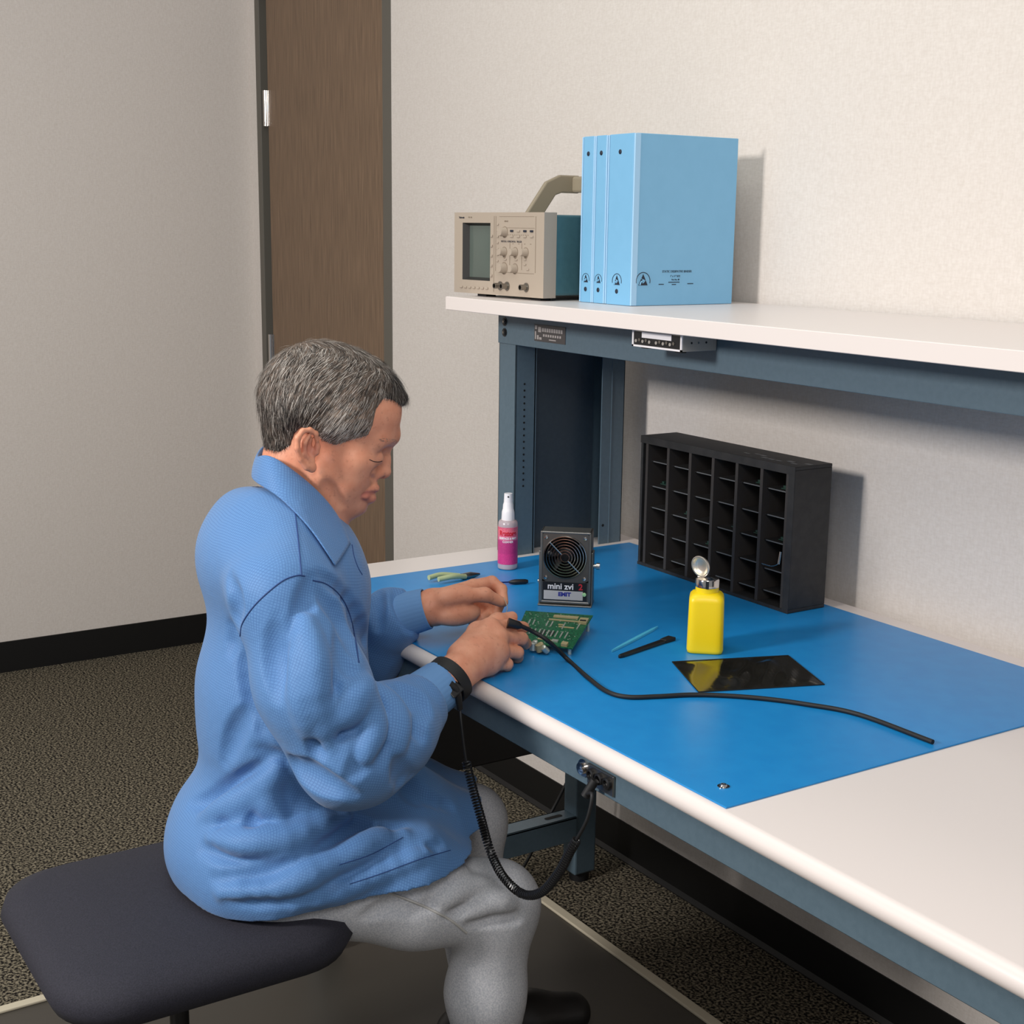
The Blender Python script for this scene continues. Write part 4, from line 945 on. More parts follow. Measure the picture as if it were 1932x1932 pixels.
def hairmat(name, c1, c2):
    return noise_mat(name, c1, c2, 60, 0.55, detail=4, bump=0.5, bscale=700, stretch=(1, 1, 0.35), lo=0.35, hi=0.65, spec=0.3)
M['hair'] = hairmat('grey_brown_hair', S(52, 44, 40), S(84, 72, 64))
b_ = M['hair'].node_tree.nodes['Principled BSDF']; rp_ = [n for n in M['hair'].node_tree.nodes if n.type == 'VALTORGB'][0]
at_ = nd(M['hair'], 'ShaderNodeAttribute'); at_.attribute_name = 'greying'; mx_ = nd(M['hair'], 'ShaderNodeMix', data_type='RGBA'); mx_.inputs['B'].default_value = S(156, 134, 118)
lk(M['hair'], rp_.outputs[0], mx_.inputs['A']); lk(M['hair'], at_.outputs['Fac'], mx_.inputs['Factor']); lk(M['hair'], mx_.outputs['Result'], b_.inputs['Base Color'])
hair = npmesh('hair', hpos, hq, M['hair'], person)
def grey(s, t):
    return np.clip(0.30+0.50*np.clip((s+0.03)/0.05, 0, 1)*np.clip((0.075-s)/0.03, 0, 1)*np.clip((0.060-t)/0.04, 0, 1)-0.50*np.clip((-s+0.01)/0.04, 0, 1)*np.clip((0.05-t)/0.05, 0, 1)-0.30*np.clip((s-0.08)/0.02, 0, 1), 0, 1)
_r3 = hpos-C0; ga = hair.data.attributes.new('greying', 'FLOAT', 'POINT'); ga.data.foreach_set('value', grey(_r3@Fh, _r3@Uh).astype(np.float32))
# strands lying along the scalp
def strands(N):
    me = hair.data; nv = len(me.vertices); nr = np.zeros(nv*3, np.float32); me.vertices.foreach_get('normal', nr); nr = nr.reshape(-1, 3)
    ok = np.where(np.linalg.norm(nr, axis=1) > 0.5)[0]; r = np.random.default_rng(3); ii = r.choice(ok, N)
    p = hpos[ii]+r.normal(0, 0.001, (N, 3)); n = nr[ii].astype(float); rel = p-C0; s, t, l = rel@Fh, rel@Uh, rel@Rh
    mk = polysd(s, t); d_sk = np.abs(hairf(p)); good = (mk < -0.001); p, n, s, t, l, mk = p[good], n[good], s[good], t[good], l[good], mk[good]; N = len(p)
    side = np.clip(np.abs(l)/0.055, 0, 1)[:, None]
    back = np.clip((-s-0.0)/0.06, 0, 1)[:, None]; top = (1-side)
    flow = side*(1-back)*(-0.62*Fh-0.80*Uh)+back*(-Uh)+top*(1-back)*(0.85*Fh-0.25*Uh+0.35*Rh*np.sign(l)[:, None])
    flow = flow+r.normal(0, 0.10, (N, 3)); flow -= n*np.sum(flow*n, 1)[:, None]; flow /= np.linalg.norm(flow, axis=1)[:, None]+1e-9
    sd = np.cross(n, flow); L = r.uniform(0.010, 0.024, N)*np.clip(-mk/0.014, 0.35, 1); wd = r.uniform(0.00014, 0.00030, N); lift = r.uniform(0.0002, 0.0013, N)
    V = []; 
    for k, (u, hgt, ww) in enumerate(((0, -0.4, 1), (0.35, 0.8, 1.0), (0.7, 1.0, 0.8), (1.0, 0.9, 0.15))):
        c = p+flow*(L*u)[:, None]+n*(lift*hgt-(L*u)**2*5.5)[:, None]
        V.append(c-sd*(wd*ww)[:, None]); V.append(c+sd*(wd*ww)[:, None])
    V = np.stack(V, 1).reshape(-1, 3); b = (np.arange(N)*8)[:, None]
    F = np.concatenate([b+np.array([[0, 1, 3, 2]]), b+np.array([[2, 3, 5, 4]]), b+np.array([[4, 5, 7, 6]])])
    # greyness: light at the temples and sides, dark behind the ear, at the nape and at the front
    g = grey(s, t)+0.08
    rr = r.random(N); tone = np.where(rr < g*0.62, 2, np.where(rr < g*0.62+0.34, 1, 0)); mi = np.concatenate([tone, tone, tone])
    return V, F, mi
V, F, mi = strands(26000)
so = npmesh('hair_strands', V, F, hairmat('black_strand', S(30, 27, 26), S(48, 43, 40)), hair)
so.data.materials.append(hairmat('grey_strand', S(108, 100, 94), S(128, 120, 112))); so.data.materials.append(hairmat('silver_strand', S(182, 174, 166), S(206, 198, 190)))
so.data.polygons.foreach_set('material_index', mi.astype(np.int32)); so['kind'] = 'stuff'
# eyebrow hairs on both sides
eb = MB(); r = random.Random(4)
for L_ in (1, -1):
    for i in range(60):
        u = r.random(); c = Hd(744-34*u, 836-2*u+r.uniform(-2.5, 2.5), 0.012+0.034*u)
        if L_ < 0: c = mir(c)
        dn = (c-Hd(670, 850, 0)); dn /= np.linalg.norm(dn)
        # push to the skin surface
        for _ in range(12): c = c-dn*float(hs_.ev(c[None])[0])
        c = c+dn*0.0004; d_ = (-Fh*0.8+Uh*0.1+Rh*0.4*L_)*0.005; w_ = Uh*0.0002
        eb.add([c-w_, c+w_, c+d_+w_*0.3+dn*0.0004, c+d_-w_*0.3+dn*0.0004], [(0, 1, 2, 3)])
le_, De_ = hits(hs_, densify([(697, 867), (705, 870.5), (714, 871.5), (721, 870)]))
for L_ in (1, -1):
    lp_ = [Vector((p-d*0.0002) if L_ > 0 else mir(p-d*0.0002)) for p, d in zip(le_, De_)]
    make('eyelashes', MB().tube(lp_, 0.0006, 6), mat('lash_brown', S(62, 40, 34), 0.7), person)
o = make('eyebrows', eb, so.data.materials[1], person); o['kind'] = 'stuff'
# ------------------------------------------------------------------ smock
sk = SDF(); A_ = taxes
sk.ell(T(556, 1120), (0.104, 0.160, 0.135), A_(8), k=0.05)
sk.ell(T(478, 1050), (0.078, 0.145, 0.095), A_(0), k=0.05)
sk.cap(T(540, 1000, 0.05), T(530, 1112, 0.148), 0.052, 0.060, k=0.05); sk.cap(T(546, 1000, -0.05), T(545, 1105, -0.150), 0.052, 0.060, k=0.05)
sk.cap(T(552, 1000), T(628, 1095), 0.052, 0.035, k=0.04)
sk.ell(T(535, 1330), (0.128, 0.155, 0.19), A_(0), k=0.05)
sk.ell(T(500, 1580), (0.145, 0.178, 0.125), A_(0), k=0.05)
sk.chain([T(520, 1625, 0.09), T(760, 1655, 0.105), T(900, 1690, 0.10)], [0.088, 0.078, 0.070], k=0.05)
sk.chain([T(560, 1540, -0.10), T(760, 1528, -0.115), T(905, 1548, -0.125)], [0.086, 0.078, 0.074], k=0.05)
sk.chain([T(680, 1400, 0), T(760, 1540, 0.0), T(915, 1590, 0.0)], [0.05, 0.06, 0.062], k=0.06)
# near sleeve
sk.chain([T(535, 1130, 0.160), T(590, 1290, 0.205), T(648, 1424, 0.228)], [0.066, 0.070, 0.062], k=0.035)
sk.chain([T(648, 1424, 0.228), T(690, 1432, 0.222)], [0.060, 0.056], k=0.03)
sk.chain([T(670, 1424, 0.226), T(735, 1378, 0.190), T(775, 1345, 0.160)], [0.062, 0.060, 0.046], k=0.03)
ax1 = (CB-CA)/np.linalg.norm(CB-CA); ax2 = (CB2-CA2)/np.linalg.norm(CB2-CA2)
sk.cap(CA-ax1*0.012, CB-ax1*0.046, 0.046, 0.0405, k=0.02, flat=True)
# far sleeve
sk.chain([T(560, 1120, -0.160), T(640, 1230, -0.200), T(690, 1235, -0.190)], [0.066, 0.064, 0.054], k=0.035)
sk.chain([T(690, 1235, -0.190), onx(740, 1164, -1.905)], [0.054, 0.046], k=0.03); sk.cap(CA2-ax2*0.01, CB2-ax2*0.034, 0.043, 0.038, k=0.02, flat=True)
UP = SDF(); UP.it = list(sk.it)
hemP = [T(575, 1716, 0.17), T(880, 1607, 0.12)]
hn = np.cross(hemP[1]-hemP[0], Rt); hn /= np.linalg.norm(hn); hn *= np.sign(hn[2])
SEATZ = float(T(500, 1707, 0.12)[2]); FN = Ft+0.34*Rt; fr_s = float((T(906, 1560, -0.12)-C0)@FN)
def smockpost(P, d):
    # gentle cloth undulation
    u = 0.0013*np.sin(P[:, 2]*38+P[:, 1]*22+2*np.sin(P[:, 1]*17))+0.0010*np.sin(P[:, 1]*61-P[:, 2]*27+P[:, 0]*30)
    d = d+u
    d = np.maximum(d, -((P-hemP[1])@hn)); d = np.maximum(d, SEATZ-0.004*np.sin(P[:, 1]*40)-P[:, 2]); d = np.maximum(d, ((P-C0)@FN-fr_s)*0.9)
    # neck opening
    a, b = Hd(566, 868), Hd(556, 960); ab = b-a; t = np.clip(((P-a)@ab)/(ab@ab), -1, 1); e = 0.061-np.linalg.norm(P-a-t[:, None]*ab, axis=1); d = np.maximum(d, e)
    return d
sk.post = smockpost
def crease(pl, r=0.007, off=0.003, op='s', k=0.014, taper=True):
    px = densify(pl); pts, D = hits(base_s, px); n = len(pts); o = []
    ctr = pts-D*(off if op == 's' else -off)
    sel = list(range(0, n, 3)); sel = sel if sel[-1] == n-1 else sel+[n-1]
    for a, b in zip(sel[:-1], sel[1:]):
        ra = r*(math.sin(math.pi*min(max((a+1)/(n+1), 0.08), 0.92))**1.1 if taper else 1); rb = r*(math.sin(math.pi*min(max((b+1)/(n+1), 0.08), 0.92))**1.1 if taper else 1)
        if np.linalg.norm(ctr[a]-ctr[b]) < 0.06: sk.cap(ctr[a], ctr[b], ra, rb, k=k, op=op)
base_s = SDF(); base_s.it = list(sk.it); base_s.post = smockpost
CR = [([(700, 1296), (668, 1316), (640, 1336), (603, 1362)], 0.0065, 0.0015), ([(640, 1215), (628, 1300), (604, 1358)], 0.0075, 0.003), ([(752, 1292), (790, 1318), (808, 1345)], 0.005, 0.001), ([(548, 1180), (540, 1260), (556, 1340)], 0.009, 0.005),
 ([(640, 1345), (700, 1380), (720, 1440)], 0.007, 0.0055), ([(530, 1430), (600, 1480), (660, 1500)], 0.012, 0.004), ([(415, 1555), (440, 1510), (480, 1460)], 0.009, 0.003), ([(700, 1650), (760, 1622), (830, 1590)], 0.006, 0.003), ([(770, 1450), (800, 1500), (850, 1520)], 0.006, 0.003),  # valleys
 ([(684, 1286), (655, 1330), (606, 1361)], 0.010, 0.0), ([(566, 1200), (580, 1290), (598, 1395), (590, 1432)], 0.010, 0.004),
 ([(520, 1170), (512, 1240), (518, 1320)], 0.012, 0.008), ([(640, 1190), (655, 1240), (668, 1275)], 0.008, 0.004),
 ([(800, 1352), (775, 1318), (722, 1292)], 0.0055, 0.001), ([(735, 1300), (762, 1345), (772, 1398)], 0.007, 0.0045), ([(706, 1298), (728, 1350), (728, 1420)], 0.008, 0.0060),
 ([(652, 1480), (690, 1430), (704, 1360)], 0.009, 0.0065), ([(610, 1380), (640, 1370), (690, 1330)], 0.008, 0.003), ([(800, 1338), (790, 1372), (798, 1392)], 0.006, 0.002),
 ([(490, 1418), (540, 1440), (610, 1480), (668, 1504)], 0.014, 0.002), ([(502, 1405), (470, 1300), (452, 1200)], 0.010, 0.003),
 ([(512, 1430), (460, 1480), (406, 1508), (360, 1515)], 0.014, 0.006), ([(512, 1450), (495, 1510), (520, 1560)], 0.012, 0.004),
 ([(484, 1530), (476, 1560), (470, 1584)], 0.010, 0.003), ([(380, 1600), (450, 1612), (520, 1608)], 0.014, 0.006), ([(400, 1660), (500, 1655), (590, 1622)], 0.012, 0.006),
 ([(600, 1600), (660, 1560), (700, 1548)], 0.010, 0.005), ([(560, 1670), (650, 1640), (720, 1600)], 0.011, 0.006), ([(640, 1600), (700, 1570), (760, 1555)], 0.009, 0.004),
 ([(420, 1700), (520, 1695), (600, 1675)], 0.009, 0.005), ([(752, 1430), (765, 1480), (790, 1510)], 0.010, 0.003), ([(420, 1440), (440, 1380), (470, 1330)], 0.010, 0.006),
 ([(598, 1100), (640, 1160), (672, 1230)], 0.009, 0.004), ([(610, 1085), (650, 1120), (690, 1200), (700, 1260)], 0.008, 0.003),
 ([(590, 1090), (575, 1150), (560, 1200)], 0.008, 0.005), ([(430, 1090), (440, 1150), (432, 1230)], 0.010, 0.007),
 ([(745, 1102), (758, 1140), (776, 1186)], 0.006, 0.001), ([(716, 1105), (708, 1140), (712, 1186)], 0.007, 0.002)]
RG = [([(692, 1286), (655, 1318), (612, 1356)], 0.0055, 0.0015), ([(575, 1165), (594, 1260), (603, 1355)], 0.0065, 0.002), ([(556, 1215), (562, 1300), (585, 1380)], 0.006, 0.002),  # ridges
 ([(690, 1292), (662, 1340), (612, 1372)], 0.008, 0.003), ([(575, 1180), (592, 1280), (618, 1400)], 0.008, 0.003), ([(690, 1300), (705, 1370), (690, 1430)], 0.008, 0.003),
 ([(720, 1300), (748, 1350), (748, 1410)], 0.008, 0.003), ([(525, 1445), (505, 1500), (525, 1540)], 0.010, 0.004), ([(400, 1582), (470, 1592), (560, 1575), (690, 1525)], 0.010, 0.003),
 ([(390, 1540), (450, 1510), (510, 1465)], 0.010, 0.004), ([(420, 1685), (540, 1672), (640, 1625), (760, 1575)], 0.009, 0.003), ([(560, 1710), (690, 1660), (800, 1610)], 0.006, 0.002), ([(600, 1640), (660, 1610), (720, 1575)], 0.008, 0.003)]
for pl, r_, of in CR: crease(pl, r_, of, 's', 0.016)
for pl, r_, of in RG: crease(pl, r_, of, 'u', 0.022)
# hollow the cuffs and open the front hem
def fabric():
    m = mat('blue_grid_smock_cloth', S(92, 146, 204), 0.62, spec=0.3); b = m.node_tree.nodes['Principled BSDF']
    b.inputs['Sheen Weight'].default_value = 0.15
    tc = nd(m, 'ShaderNodeTexCoord'); geo = nd(m, 'ShaderNodeNewGeometry')
    mp = nd(m, 'ShaderNodeMapping'); mp.inputs['Rotation'].default_value = (0.35, 0, 0); lk(m, tc.outputs['Object'], mp.inputs[0])
    rn = nd(m, 'ShaderNodeVectorRotate', rotation_type='EULER_XYZ'); rn.inputs['Rotation'].default_value = (0.35, 0, 0); lk(m, geo.outputs['Normal'], rn.inputs['Vector'])
    ns = nd(m, 'ShaderNodeTexNoise'); ns.inputs['Scale'].default_value = 9; lk(m, tc.outputs['Object'], ns.inputs['Vector'])
    ds = nd(m, 'ShaderNodeVectorMath', operation='MULTIPLY_ADD'); ds.inputs[1].default_value = (0.02, 0.02, 0.02); lk(m, ns.outputs['Color'], ds.inputs[0]); lk(m, mp.outputs[0], ds.inputs[2])
    sp_ = nd(m, 'ShaderNodeSeparateXYZ'); lk(m, ds.outputs[0], sp_.inputs[0]); sn_ = nd(m, 'ShaderNodeSeparateXYZ'); lk(m, rn.outputs[0], sn_.inputs[0])
    tot = None
    for a in 'XYZ':
        mu = nd(m, 'ShaderNodeMath', operation='MULTIPLY'); mu.inputs[1].default_value = 2*math.pi/0.0036; lk(m, sp_.outputs[a], mu.inputs[0])
        si = nd(m, 'ShaderNodeMath', operation='SINE'); lk(m, mu.outputs[0], si.inputs[0])
        st = nd(m, 'ShaderNodeMapRange'); st.inputs[1].default_value = 0.35; st.inputs[2].default_value = 0.95; lk(m, si.outputs[0], st.inputs[0])
        ab = nd(m, 'ShaderNodeMath', operation='ABSOLUTE'); lk(m, sn_.outputs[a], ab.inputs[0]); iv = nd(m, 'ShaderNodeMapRange'); iv.inputs[1].default_value = 0.85; iv.inputs[2].default_value = 0.5; lk(m, ab.outputs[0], iv.inputs[0])
        pr = nd(m, 'ShaderNodeMath', operation='MULTIPLY'); lk(m, st.outputs[0], pr.inputs[0]); lk(m, iv.outputs[0], pr.inputs[1])
        if tot is None: tot = pr
        else: q_ = nd(m, 'ShaderNodeMath', operation='MAXIMUM'); lk(m, tot.outputs[0], q_.inputs[0]); lk(m, pr.outputs[0], q_.inputs[1]); tot = q_
    fc = nd(m, 'ShaderNodeMath', operation='MULTIPLY'); fc.inputs[1].default_value = 0.5; lk(m, tot.outputs[0], fc.inputs[0])
    mx = nd(m, 'ShaderNodeMix', data_type='RGBA'); mx.inputs['A'].default_value = S(92, 136, 188); mx.inputs['B'].default_value = S(54, 92, 148)
    lk(m, fc.outputs[0], mx.inputs['Factor']); lk(m, mx.outputs['Result'], b.inputs['Base Color'])
    nb_ = nd(m, 'ShaderNodeTexNoise'); nb_.inputs['Scale'].default_value = 45; nb_.inputs['Detail'].default_value = 3; lk(m, tc.outputs['Object'], nb_.inputs['Vector'])
    bp = nd(m, 'ShaderNodeBump'); bp.inputs['Strength'].default_value = 0.35; bp.inputs['Distance'].default_value = 0.004; lk(m, nb_.outputs['Fac'], bp.inputs['Height']); lk(m, bp.outputs[0], b.inputs['Normal'])
    return m
M['smock'] = fabric()
lo, hi = bounds(sk)
pos, q = nets(sk.ev, lo, hi, 0.0030)
smock = npmesh('smock', pos, q, M['smock'], person)
M['seam'] = mat('dark_blue_seam_and_gap', S(36, 66, 120), 0.7)
def seam(name, pl, r, m_, par, off=0.0):
    pts, D = hits(sk, densify(pl)); make(name, MB().tube([Vector(p-d*off) for p, d in zip(pts, D)], r, 6), m_, par)
seam('armhole_seam', [(453, 1200), (458, 1175), (478, 1145), (505, 1118), (535, 1095), (560, 1086), (575, 1087)], 0.0011, M['seam'], smock)
seam('armhole_seam', [(590, 1095), (615, 1102), (640, 1122), (658, 1155), (670, 1205), (677, 1250)], 0.0011, M['seam'], smock)
seam('shoulder_seam', [(557, 968), (562, 1010), (566, 1050), (569, 1086)], 0.0011, M['seam'], smock)
seam('placket_gap_shade', [(664, 1028), (668, 1050), (675, 1070), (683, 1084)], 0.0010, M['seam'], smock)  # dark tube along the placket fold, the gap's shade put into its colour
seam('hem_stitch', [(660, 1668), (720, 1648), (790, 1622), (850, 1604)], 0.0007, M['seam'], smock)
seam('hem_stitch', [(640, 1632), (700, 1612), (760, 1580)], 0.0007, M['seam'], smock)
# knitted cuff band
for c_, a_, r0 in ((CB, ax1, 0.0350), (CB2, ax2, 0.0322)):
    Mx = Matrix.Translation(Vector(c_-a_*0.056)) @ Vector(a_).to_track_quat('Z', 'Y').to_matrix().to_4x4()
    nn = 96; prof = [(r0+0.0040, 0), (r0+0.0036, 0.010), (r0+0.0024, 0.028), (r0+0.0006, 0.055), (r0-0.0006, 0.0562), (r0-0.002, 0.055), (r0-0.003, 0.040)]
    vs = []; fs = []
    for r_, z_ in prof:
        for i in range(nn): a = 2*math.pi*i/nn; rr = r_+0.00025*math.cos(a*32); vs.append((rr*math.cos(a), rr*math.sin(a), z_))
    for j in range(len(prof)-1):
        for i in range(nn): fs.append((j*nn+i, j*nn+(i+1) % nn, (j+1)*nn+(i+1) % nn, (j+1)*nn+i))
    make('cuff', MB().add(vs, fs, True, Mx), mat('cuff_knit', S(100, 144, 194), 0.75) if 'cuffm' not in M else M['cuffm'], smock)
    M['cuffm'] = bpy.data.materials['cuff_knit']
# collar: turned-down band wrapped round the neck
cols = [((484, 862), (473, 898), 0.0, -0.000), ((493, 853), (486, 912), 0.035, 0.060), ((515, 854), (517, 929), 0.055, 0.090), ((551, 879), (550, 958), 0.064, 0.104),
        ((592, 911), (584, 994), 0.064, 0.104), ((630, 952), (608, 1028), 0.056, 0.092), ((650, 988), (622, 1050), 0.044, 0.085), ((662, 1021), (632, 1066), 0.034, 0.080)]
def pushout(p):
    d_ = (EYE-p)/np.linalg.norm(EYE-p)
    for _ in range(8):
        e = float(sk.ev(p[None])[0])
        if e < 0.0045: p = p+d_*(0.005-e)
    return p
def colpts():
    rows = []
    for (tx, ty), (bx_, by_), lt, lb_ in cols:
        a = Hd(tx, ty, lt); b = Hd(bx_, by_, lb_); o = (Rh*0.010 if lt > 0 else -Fh*0.006)
        inner = a-(Rh if lt > 0 else -Fh)*0.004-Uh*0.022
        rows.append([inner]+[pushout(p) for p in (a+Uh*0.0005, a*0.8+b*0.2+o*0.5, a*0.5+b*0.5+o*0.8, a*0.15+b*0.85+o*0.6, b+o*0.3)])
    return rows
rows = colpts(); full = [[mir(p) for p in r] for r in rows[::-1][:-1]]+rows
vs = [p for r in full for p in r]; nc = len(rows[0]); fs = [(i*nc+j, (i+1)*nc+j, (i+1)*nc+j+1, i*nc+j+1) for i in range(len(full)-1) for j in range(nc-1)]
co_ = make('collar', MB().add(vs, fs, True), M['smock'], smock, sharp=180)
md = co_.modifiers.new('subdivision', 'SUBSURF'); md.levels = 2; md.render_levels = 2; md.boundary_smooth = 'PRESERVE_CORNERS'
md = co_.modifiers.new('thickness', 'SOLIDIFY'); md.thickness = 0.0016; md.offset = 0

# ------------------------------------------------------------------ trousers, shoes
tr = SDF()
KR, KL = T(936, 1706, 0.10), T(886, 1550, -0.125)
tr.ell(T(505, 1600), (0.125, 0.160, 0.105), A_(0), k=0.04)
tr.chain([T(535, 1655, 0.085), T(780, 1692, 0.10), KR], [0.080, 0.070, 0.0625], k=0.03)
tr.chain([T(560, 1560, -0.09), T(740, 1548, -0.11), KL], [0.076, 0.064, 0.058], k=0.03)
AR = np.array([KR[0]-0.01, KR[1]-0.005, 0.115]); AL = np.array([KL[0], KL[1]+0.03, 0.115])
tr.chain([KR, KR*0.5+AR*0.5+np.array([0, -0.012, 0]), AR], [0.060, 0.057, 0.050], k=0.03)
tr.chain([KL, KL*0.5+AL*0.5+np.array([0, -0.012, 0]), AL], [0.056, 0.055, 0.050], k=0.03)
base_s = SDF(); base_s.it = list(tr.it)
def crt(pl, r, off, op, k=0.014):
    px = densify(pl); pts, D = hits(base_s, px); ctr = pts-D*(off if op == 's' else -off); n = len(pts)
    for a in range(0, n-3, 3):
        f = lambda i: r*math.sin(math.pi*min(max((i+1)/(n+1), 0.08), 0.92))**0.6
        if np.linalg.norm(ctr[a]-ctr[a+3]) < 0.06: tr.cap(ctr[a], ctr[a+3], f(a), f(a+3), k=k, op=op)
for pl in ([(745, 1690), (790, 1668), (840, 1658)], [(800, 1712), (850, 1690), (900, 1680)], [(850, 1725), (900, 1708), (950, 1712)], [(890, 1745), (950, 1730), (985, 1735)], [(690, 1730), (740, 1712), (790, 1725)]): crt(pl, 0.008, 0.004, 's')
for pl in ([(760, 1672), (830, 1645), (880, 1645)], [(830, 1700), (880, 1675), (930, 1672)], [(880, 1720), (930, 1700), (970, 1705)]): crt(pl, 0.007, 0.003, 'u', 0.02)
tr.post = lambda P, d: np.maximum(d, 0.095-P[:, 2])
M['denim'] = noise_mat('pale_grey_denim', S(174, 177, 184), S(204, 204, 207), 420, 0.85, detail=3, bump=0.4, bscale=700, spec=0.15, bdist=0.001)
lo, hi = bounds(tr); pos, q = nets(tr.ev, lo, hi, 0.0035)
trs = npmesh('trousers', pos, q, M['denim'], person)
pts, D = hits(tr, densify([(700, 1673), (745, 1688), (800, 1710), (850, 1736), (880, 1760)]))
make('side_seam', MB().tube([Vector(p-d*0.0008) for p, d in zip(pts, D)], 0.0019, 6), mat('denim_seam', S(186, 184, 180), 0.8), trs)
for A1 in (AR, AL):
    sh_ = SDF(); z = 0.0
    a = np.array([A1[0], A1[1], 0.059]); toe = a+Ft*0.165; toe[2] = 0.044; heel = a-Ft*0.045; heel[2] = 0.049
    sh_.chain([heel, a, a+Ft*0.08-Uh*0.008, toe], [0.040, 0.048, 0.044, 0.036], k=0.03); sh_.cap(a, a+Uh*0.05, 0.042, 0.040, k=0.03)
    sh_.post = lambda P, d: np.maximum(d, 0.022-P[:, 2])
    lo, hi = bounds(sh_); pos, q = nets(sh_.ev, lo, hi, 0.005); s_ = npmesh('shoe', pos, q, mat('black_leather', S(24, 22, 22), 0.4), person)
    so_ = SDF(); so_.chain([heel, a, a+Ft*0.08-Uh*0.008, toe], [0.042, 0.050, 0.046, 0.038], k=0.03)
    so_.post = lambda P, d: np.maximum(np.maximum(d, 0.0045-P[:, 2]), P[:, 2]-0.023)
    lo, hi = bounds(so_); pos, q = nets(so_.ev, lo, hi, 0.004); npmesh('sole', pos, q, M['rubber'], s_)

# ------------------------------------------------------------------ stool
sx_, sy_ = C0[0]-0.02, 0.60
ST = SEATZ-0.006
st = thing('stool', 'black upholstered swivel stool under the seated person', 'stool', (sx_, sy_, 0))
def rrect(a, b, r, n=8):
    out = []
    for cx_, cy_, t0 in ((a-r, b-r, 0), (-a+r, b-r, 90), (-a+r, -b+r, 180), (a-r, -b+r, 270)):
        for i in range(n+1): t = math.radians(t0+90*i/n); out.append((cx_+r*math.cos(t), cy_+r*math.sin(t)))
    return out
seatM = Matrix.Translation((sx_, sy_, ST-0.075))
vs = []; fs = []; lv = [(0.17, 0), (0.205, 0.012), (0.215, 0.035), (0.208, 0.058), (0.18, 0.072), (0.10, 0.077)]; n = 36
for r_, z in lv:
    for x, y in rrect(r_, r_, r_*0.45): vs.append((x, y, z))
for j in range(len(lv)-1):
    for i in range(n): fs.append((j*n+i, j*n+(i+1) % n, (j+1)*n+(i+1) % n, (j+1)*n+i))
fs += [tuple(range(n))[::-1], tuple(range(5*n, 6*n))]
make('seat', MB().add(vs, fs, True, seatM), noise_mat('dark_navy_upholstery', S(30, 30, 40), S(42, 41, 52), 500, 0.85, bump=0.4, bscale=800), st, sharp=60)
make('seat_pan', MB().box(sx_-0.12, sx_+0.12, sy_-0.10, sy_+0.10, ST-0.10, ST-0.074), M['black'], st, bev=0.005)
make('gas_lift', MB().lathe([(0.026, 0.10), (0.026, 0.24), (0.014, 0.24), (0.014, ST-0.098)], 24, Matrix.Translation((sx_, sy_, 0))), M['black'], st, sharp=40)
make('hub', MB().lathe([(0.04, 0.055), (0.042, 0.09), (0.03, 0.115), (0, 0.115)], 24, Matrix.Translation((sx_, sy_, 0))), M['black'], st)
for i in range(5):
    a = 2*math.pi*i/5+0.9; c, s = math.cos(a), math.sin(a)
    lg = make('base_leg', MB().tube([(sx_+0.02*c, sy_+0.02*s, 0.085), (sx_+0.14*c, sy_+0.14*s, 0.082), (sx_+0.27*c, sy_+0.27*s, 0.066)], [0.022, 0.018, 0.014], 10), M['black'], st)
    cm = Matrix.Translation((sx_+0.27*c, sy_+0.27*s, 0.0305)) @ Matrix.Rotation(a, 4, 'Z') @ Matrix.Rotation(math.pi/2, 4, 'X')
    make('caster', MB().lathe([(0.0, -0.02), (0.024, -0.02), (0.026, -0.016), (0.026, 0.016), (0.024, 0.02), (0.0, 0.02)], 20, cm).cyl((sx_+0.27*c, sy_+0.27*s, 0.03), (sx_+0.27*c, sy_+0.27*s, 0.07), 0.006, 10), M['rubber'], lg)

# ------------------------------------------------------------------ chair mat
cmx = MB().box(-2.44, -1.30, 0.10, 1.560, 0.0, 0.004)
ch = make('chair_mat', cmx, mat('dark_chair_mat', S(66, 62, 56), 0.4), bev=0.001); tag(ch, 'thin dark chair mat with a pale raised rim on the carpet under the stool', 'chair mat')
make('rim', MB().box(-2.44, -1.30, 1.540, 1.562, 0.004, 0.010).box(-1.32, -1.30, 0.10, 1.54, 0.004, 0.010).box(-2.44, -2.42, 0.10, 1.54, 0.004, 0.010), mat('pale_mat_rim', S(196, 186, 164), 0.5), ch, bev=0.002)

# ------------------------------------------------------------------ wrist strap, coil cord
ws = thing('wrist_strap', 'black grounding wrist strap around the right wrist of the seated person', 'wrist strap', tuple(WRR))
wc = onx(843, 1287, -1.646)
aw = (WRR-CA)/np.linalg.norm(WRR-CA)*0.9+np.array([-0.1, 0.20, 0.20]); aw /= np.linalg.norm(aw)
Wm = Matrix.Translation(Vector(wc-aw*0.004)) @ Vector(aw).to_track_quat('Z', 'Y').to_matrix().to_4x4()
make('band', MB().lathe([(0.0335, 0), (0.0357, 0), (0.0363, 0.008), (0.0357, 0.0175), (0.0335, 0.0175), (0.0328, 0.008), (0.0335, 0)], 48, Wm), M['rubber'], ws)
dcam = (EYE-wc)/np.linalg.norm(EYE-wc); bq = wc+aw*0.005+dcam*0.0345-np.array([0, 0, 1])*0.006
Bm = frame(bq, aw, np.cross(dcam, aw), dcam)
make('buckle', MB().box(-0.010, 0.012, -0.020, 0.014, 0, 0.006, Bm), M['black'], ws, bev=0.002)
make('snap', MB().lathe([(0.005, 0.006), (0.0045, 0.0085), (0, 0.009)], 20, Bm), M['steel'], ws)
cs0 = onx(868, 1338, -1.610)
make('cord_boot', MB().tube(smoothpath([bq+dcam*0.004, onx(862, 1305, -1.610), cs0]), list(np.linspace(0.0068, 0.0042, 17)), 10), M['rubber'], ws)
